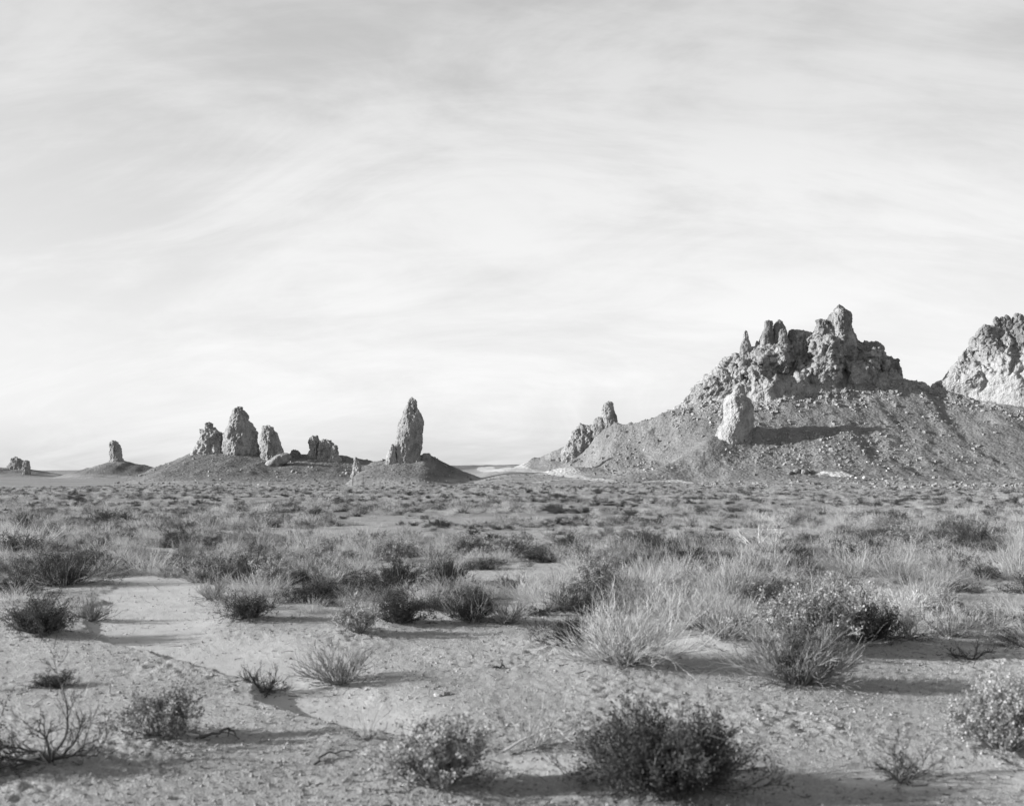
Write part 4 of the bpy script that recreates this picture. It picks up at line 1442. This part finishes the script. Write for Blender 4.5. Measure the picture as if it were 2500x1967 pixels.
SPEC = {
    'grass': ('dry_grass_tuft', 'tuft of pale dry grass growing on the brushy plain', 'grass', 'dry grass tufts on the plain', 1.5),
    'broom': ('twiggy_shrub', 'small grey wiry shrub among the dry grass of the plain', 'shrub', 'wiry shrubs on the plain', 1.6),
    'leafy': ('dark_shrub', 'low dark rounded shrub among the dry grass of the plain', 'shrub', 'dark shrubs on the plain', 1.5),
    'puff': ('rabbitbrush', 'grey-leaved shrub with pale seed heads among the dry grass of the plain', 'shrub', 'rabbitbrush on the plain', 1.6),
}
PROTO = {}
for kd in KINDS:
    L_ = []
    for v in range(5):
        parts = plant(kd, 1.0, 0.58 if kd != 'grass' else 0.62, 500 + v * 7 + len(kd), 1.0 if kd != 'grass' else 1.5, (0.08, 0), SPEC[kd][4])
        Vs, Fs, mats, mi, b = [], [], [], [], 0
        for pn_, (V_, f_2, m_) in parts.items():
            Vs.append(V_)
            Fs.append(f_2 + b)
            b += len(V_)
            if m_ not in mats:
                mats.append(m_)
            mi.append(np.full(len(f_2), mats.index(m_), dtype=np.int32))
        me = mesh_np(SPEC[kd][0], np.vstack(Vs), np.vstack(Fs), False)
        for m_ in mats:
            me.materials.append(m_)
        me.polygons.foreach_set('material_index', np.concatenate(mi))
        L_.append(me)
    PROTO[kd] = L_

rp = np.random.RandomState(99)
# candidate positions: even over the plain, thinned by what grows where
NC = 150000
aa = rp.uniform(-0.50, 0.50, NC)
dd_ = np.sqrt(rp.uniform(9.0 ** 2, 260.0 ** 2, NC))
near_n = 9000
aa = np.concatenate([aa, rp.uniform(-0.50, 0.50, near_n)])
dd_ = np.concatenate([dd_, np.sqrt(rp.uniform(9.0 ** 2, 42.0 ** 2, near_n))])
px_, py_ = dd_ * np.sin(aa), dd_ * np.cos(aa)
zg = ground(px_, py_, False)
PXL = 1250 + px_ / py_ * F
ROWL = HZ + (EYE - zg) / py_ * F
patch = fbm(xy0(px_, py_, 1 / 7.0), 3, seed=201)
dens = np.zeros(len(px_))
# density follows distance: bare sand in front, brush belt in the middle, thinner stony plain far off
dens = np.interp(dd_, [9, 10.5, 12, 14, 17, 24, 60, 110, 150, 190, 260], [0.02, 0.13, 0.45, 0.8, 1.0, 1.0, 0.75, 0.45, 0.28, 0.18, 0.12])
dens = dens * np.clip(0.62 + 1.5 * patch, 0.03, 1.3)
wm_, _ = wash_mask(px_, py_)
dens *= np.where(dd_ < 20, 1 - wm_, 1)
# bare clearings
for cx_, cy_, rx_, ry_ in ((2.0, 44, 6.5, 6.0), (-7.5, 24, 2.5, 2.0), (-5.2, 13.5, 2.2, 2.2), (-3.2, 11.5, 2.4, 2.0), (0, 10.5, 2.6, 1.2), (-10.5, 33, 2.5, 2.0), (3.0, 10, 1.5, 1.0),
                           (4.4, 16.5, 1.0, 1.4), (14, 60, 10, 5), (-22, 80, 14, 7), (2, 100, 18, 7)):
    dens *= 1 - 0.93 * np.exp(-(((px_ - cx_) / rx_) ** 2 + ((py_ - cy_) / ry_) ** 2) ** 2)
for hx, hy, hr in HERO:
    dens = np.where(np.hypot(px_ - hx, py_ - hy) < hr * 0.9 + 0.12, 0, dens)
ncand = np.interp(dd_, [9, 42, 43, 190], [1, 1, 1, 1])
keep = rp.rand(len(px_)) < dens * 0.75
for h in HILLS:
    kk = np.where(keep)[0]
    up_ = h.z(px_[kk], py_[kk]) - zg[kk]
    keep[kk[rp.rand(len(kk)) < sstep(0.1, 1.6, up_) * 0.93 + (up_ > 3.5)]] = False
px_, py_, dd_, patch = px_[keep], py_[keep], dd_[keep], patch[keep]
mixn = fbm(xy0(px_, py_, 1 / 5.0), 2, seed=222)
u = rp.rand(len(px_))
kind = np.where(u < 0.49, 0, np.where(u < 0.70, 1, np.where(u < 0.92, 2, 3)))
kind = np.where((mixn > 0.42) & (u > 0.35), 2, kind)
kind = np.where((mixn < -0.3) & (u < 0.8), 0, kind)
var = rp.randint(0, 5, len(px_))
size = rp.lognormal(0, 0.30, len(px_))
size = np.where(kind == 0, 0.50, np.where(kind == 1, 0.56, np.where(kind == 2, 0.60, 0.56))) * size
size *= np.interp(dd_, [9, 12, 16, 22, 60, 260], [0.65, 0.9, 1.1, 1.0, 0.92, 0.95])
size *= 1 - 0.55 * np.exp(-(((px_ - 2.0) / 7.0) ** 2 + ((py_ - 32.0) / 5.5) ** 2) ** 2)
flat_ = rp.uniform(0.46, 0.86, len(px_)) * np.where(kind == 2, 0.8, 1.0)
rot = rp.uniform(0, 6.28, len(px_))
pz = ground(px_, py_)
for h in HILLS:
    pz = np.maximum(pz, h.z(px_, py_))
inview = np.abs(px_ / py_) < 0.43
for ki, kd in enumerate(KINDS):
    idx = np.where(kind == ki)[0]
    app = size[idx] / dd_[idx] * np.where(inview[idx], 1, 0.001)
    order = idx[np.argsort(-app)]
    solo, rest = order[:290], order[290:]
    nm, lab, cat, grp, _tw = SPEC[kd]
    firsts = [None] * 5
    for i in solo:
        o = bpy.data.objects.new(nm, PROTO[kd][var[i]])
        COL.objects.link(o)
        o.location = (px_[i], py_[i], pz[i] - 0.01)
        o.rotation_euler = (0, 0, rot[i] if kd != 'grass' else rot[i])
        o.scale = (size[i], size[i], size[i] * flat_[i])
        szw = 'small' if size[i] < 0.5 else ('large' if size[i] > 0.72 else 'mid-sized')
        szw += ' tall' if flat_[i] > (0.76 if kd != 'leafy' else 0.62) else (' squat' if flat_[i] < (0.56 if kd != 'leafy' else 0.45) else '')
        hd = [math.hypot(px_[i] - hx, py_[i] - hy) - hr for hx, hy, hr in HERO]
        jn = int(np.argmin(hd))
        core = {'grass': 'tuft of pale dry grass', 'broom': 'grey wiry shrub', 'leafy': 'dark rounded shrub', 'puff': 'tufted grey rabbitbrush'}[kd]
        if hd[jn] < 2.2:
            side_ = 'behind' if py_[i] > HERO[jn][1] + HERO[jn][2] else 'beside'
            lb = '%s %s %s the %s' % (szw, core, side_, short(HLAB[jn]))
        elif dd_[i] < 20:
            lb = '%s %s at the edge of the sandy clearing' % (szw, core)
        elif dd_[i] < 32:
            lb = '%s %s in the thick brush past the sandy clearing' % (szw, core)
        else:
            lb = '%s %s out on the open plain towards the hills' % (szw, core)
        tag(o, lb, cat, grp)
        if firsts[var[i]] is None:
            firsts[var[i]] = o
    # the far rest: one object, instanced on points
    me = bpy.data.meshes.new('distant_brush')
    me.from_pydata([(px_[i], py_[i], pz[i] - 0.01) for i in rest], [], [])
    me.attributes.new('rot', 'FLOAT_VECTOR', 'POINT').data.foreach_set('vector', np.stack([0 * rot[rest], 0 * rot[rest], rot[rest]], 1).astype(np.float32).ravel())
    me.attributes.new('scl', 'FLOAT_VECTOR', 'POINT').data.foreach_set('vector', np.stack([size[rest], size[rest], size[rest] * flat_[rest]], 1).astype(np.float32).ravel())
    me.attributes.new('var', 'INT', 'POINT').data.foreach_set('value', var[rest].astype(np.int32))
    o = bpy.data.objects.new({'grass': 'distant_grass', 'broom': 'distant_wiry_brush', 'leafy': 'distant_dark_brush', 'puff': 'distant_rabbitbrush'}[kd], me)
    COL.objects.link(o)
    o['kind'] = 'stuff'
    tag(o, {'grass': 'pale dry grass covering the plain towards the hills', 'broom': 'grey wiry brush spread over the plain towards the hills',
            'leafy': 'dark low brush dotted over the plain towards the hills', 'puff': 'grey tufted brush mixed into the plain towards the hills'}[kd], 'grass' if kd == 'grass' else 'brush')
    ng = bpy.data.node_groups.new('spread_' + kd, 'GeometryNodeTree')
    ng.interface.new_socket('Geometry', in_out='INPUT', socket_type='NodeSocketGeometry')
    ng.interface.new_socket('Geometry', in_out='OUTPUT', socket_type='NodeSocketGeometry')
    N_, L_ = ng.nodes, ng.links
    gi, go = N_.new('NodeGroupInput'), N_.new('NodeGroupOutput')

    def named(nm_, dt):
        n = N_.new('GeometryNodeInputNamedAttribute')
        n.data_type = dt
        n.inputs['Name'].default_value = nm_
        return n.outputs[0]
    a_rot, a_scl, a_var = named('rot', 'FLOAT_VECTOR'), named('scl', 'FLOAT_VECTOR'), named('var', 'INT')
    jg = N_.new('GeometryNodeJoinGeometry')
    for v in range(5):
        if firsts[v] is None:
            continue
        oi = N_.new('GeometryNodeObjectInfo')
        oi.inputs['Object'].default_value = firsts[v]
        oi.inputs['As Instance'].default_value = True
        cp = N_.new('FunctionNodeCompare')
        cp.data_type = 'INT'
        cp.operation = 'EQUAL'
        L_.new(a_var, cp.inputs[2])
        cp.inputs[3].default_value = v
        ip = N_.new('GeometryNodeInstanceOnPoints')
        L_.new(gi.outputs[0], ip.inputs['Points'])
        L_.new(cp.outputs[0], ip.inputs['Selection'])
        L_.new(oi.outputs['Geometry'], ip.inputs['Instance'])
        L_.new(a_rot, ip.inputs['Rotation'])
        L_.new(a_scl, ip.inputs['Scale'])
        L_.new(ip.outputs[0], jg.inputs[0])
    L_.new(jg.outputs[0], go.inputs[0])
    md = o.modifiers.new('spread', 'NODES')
    md.node_group = ng
print('plants', len(px_), [int((kind == k).sum()) for k in range(4)])

# ------------------------------------------------------------------ gravel on the near ground
ng_ = 62000
a = rs.uniform(-0.47, 0.47, ng_)
d = 4.5 + 15.5 * rs.rand(ng_) ** 1.5
x, y = d * np.sin(a), d * np.cos(a)
m_ = sand_mask(x, y)
gp = fbm(xy0(x, y, 1 / 1.7), 3, seed=301)
k = rs.rand(ng_) < (1 - 0.85 * m_) * np.clip(0.6 + 0.9 * gp, 0.1, 1)
x, y = x[k], y[k]
size = 0.004 * (4.8 ** (rs.rand(len(x)) ** 2.6))
scatter_stones('gravel', x, y, ground(x, y), size, 9, M_PEBBLE, 'fine gravel and clods strewn over the sandy foreground', 'gravel', False)
# ---- fallen twigs and dry leaves round the plants
nl = 9000
pick = rs.randint(0, len(HERO), nl)
hx = np.array([HERO[i][0] for i in pick])
hy = np.array([HERO[i][1] for i in pick])
hr = np.array([HERO[i][2] for i in pick])
an, ra = rs.uniform(0, 6.28, nl), np.abs(rs.normal(0, 0.9, nl))
lx, ly = hx + np.cos(an) * ra * hr, hy + np.sin(an) * ra * hr
ex = rs.rand(nl) < 0.35
a = rs.uniform(-0.47, 0.47, nl)
d = 5 + 17 * rs.rand(nl)
lx, ly = np.where(ex, d * np.sin(a), lx), np.where(ex, d * np.cos(a), ly)
lz = ground(lx, ly) + 0.004
th = rs.uniform(0, 6.28, nl)
st_ = np.stack([np.cos(th), np.sin(th), rs.normal(0, 0.12, nl)], 1)
LP = polylines(np.stack([lx, ly, lz], 1), st_, 0.015 + 0.11 * rs.rand(nl) ** 2.5, 4, np.random.RandomState(4), 0.2, 0.0)
V_, f_2 = ribbons(LP, 0.006, 0.003, np.random.RandomState(5))
o = link('twig_litter', mesh_np('twig_litter', V_, f_2, False), M_DEADW)
o['kind'] = 'stuff'
tag(o, 'fallen twigs and dry bits scattered round the shrubs on the sand', 'litter')
for px, row, wp, mt, lab in ((1068, 1693, 17, M_WHITE, 'bright white stone on the sand beside a small dark stone'), (1087, 1694, 22, M_DARK, 'small dark stone beside a bright white one'),
                             (143, 1872, 26, M_PALE, 'pale stone at the foot of the gnarled dead bush'), (1465, 1730, 14, M_DARK, 'dark pebble alone on open gravel'),
                             (1985, 1745, 13, M_WHITE, 'white pebble on gravel in front of the twiggy shrub')):
    x, y = hit_near(px, row)
    me = boulder_mesh('stone', px, 16, 10, (1, .8, .6))
    o = link('stone', me, mt)
    s_ = wp / F * y / 2
    o.scale = (s_, s_, s_)
    o.location = (x, y, float(ground(np.array([x]), np.array([y]))[0]) + s_ * .3)
    tag(o, lab, 'stone')
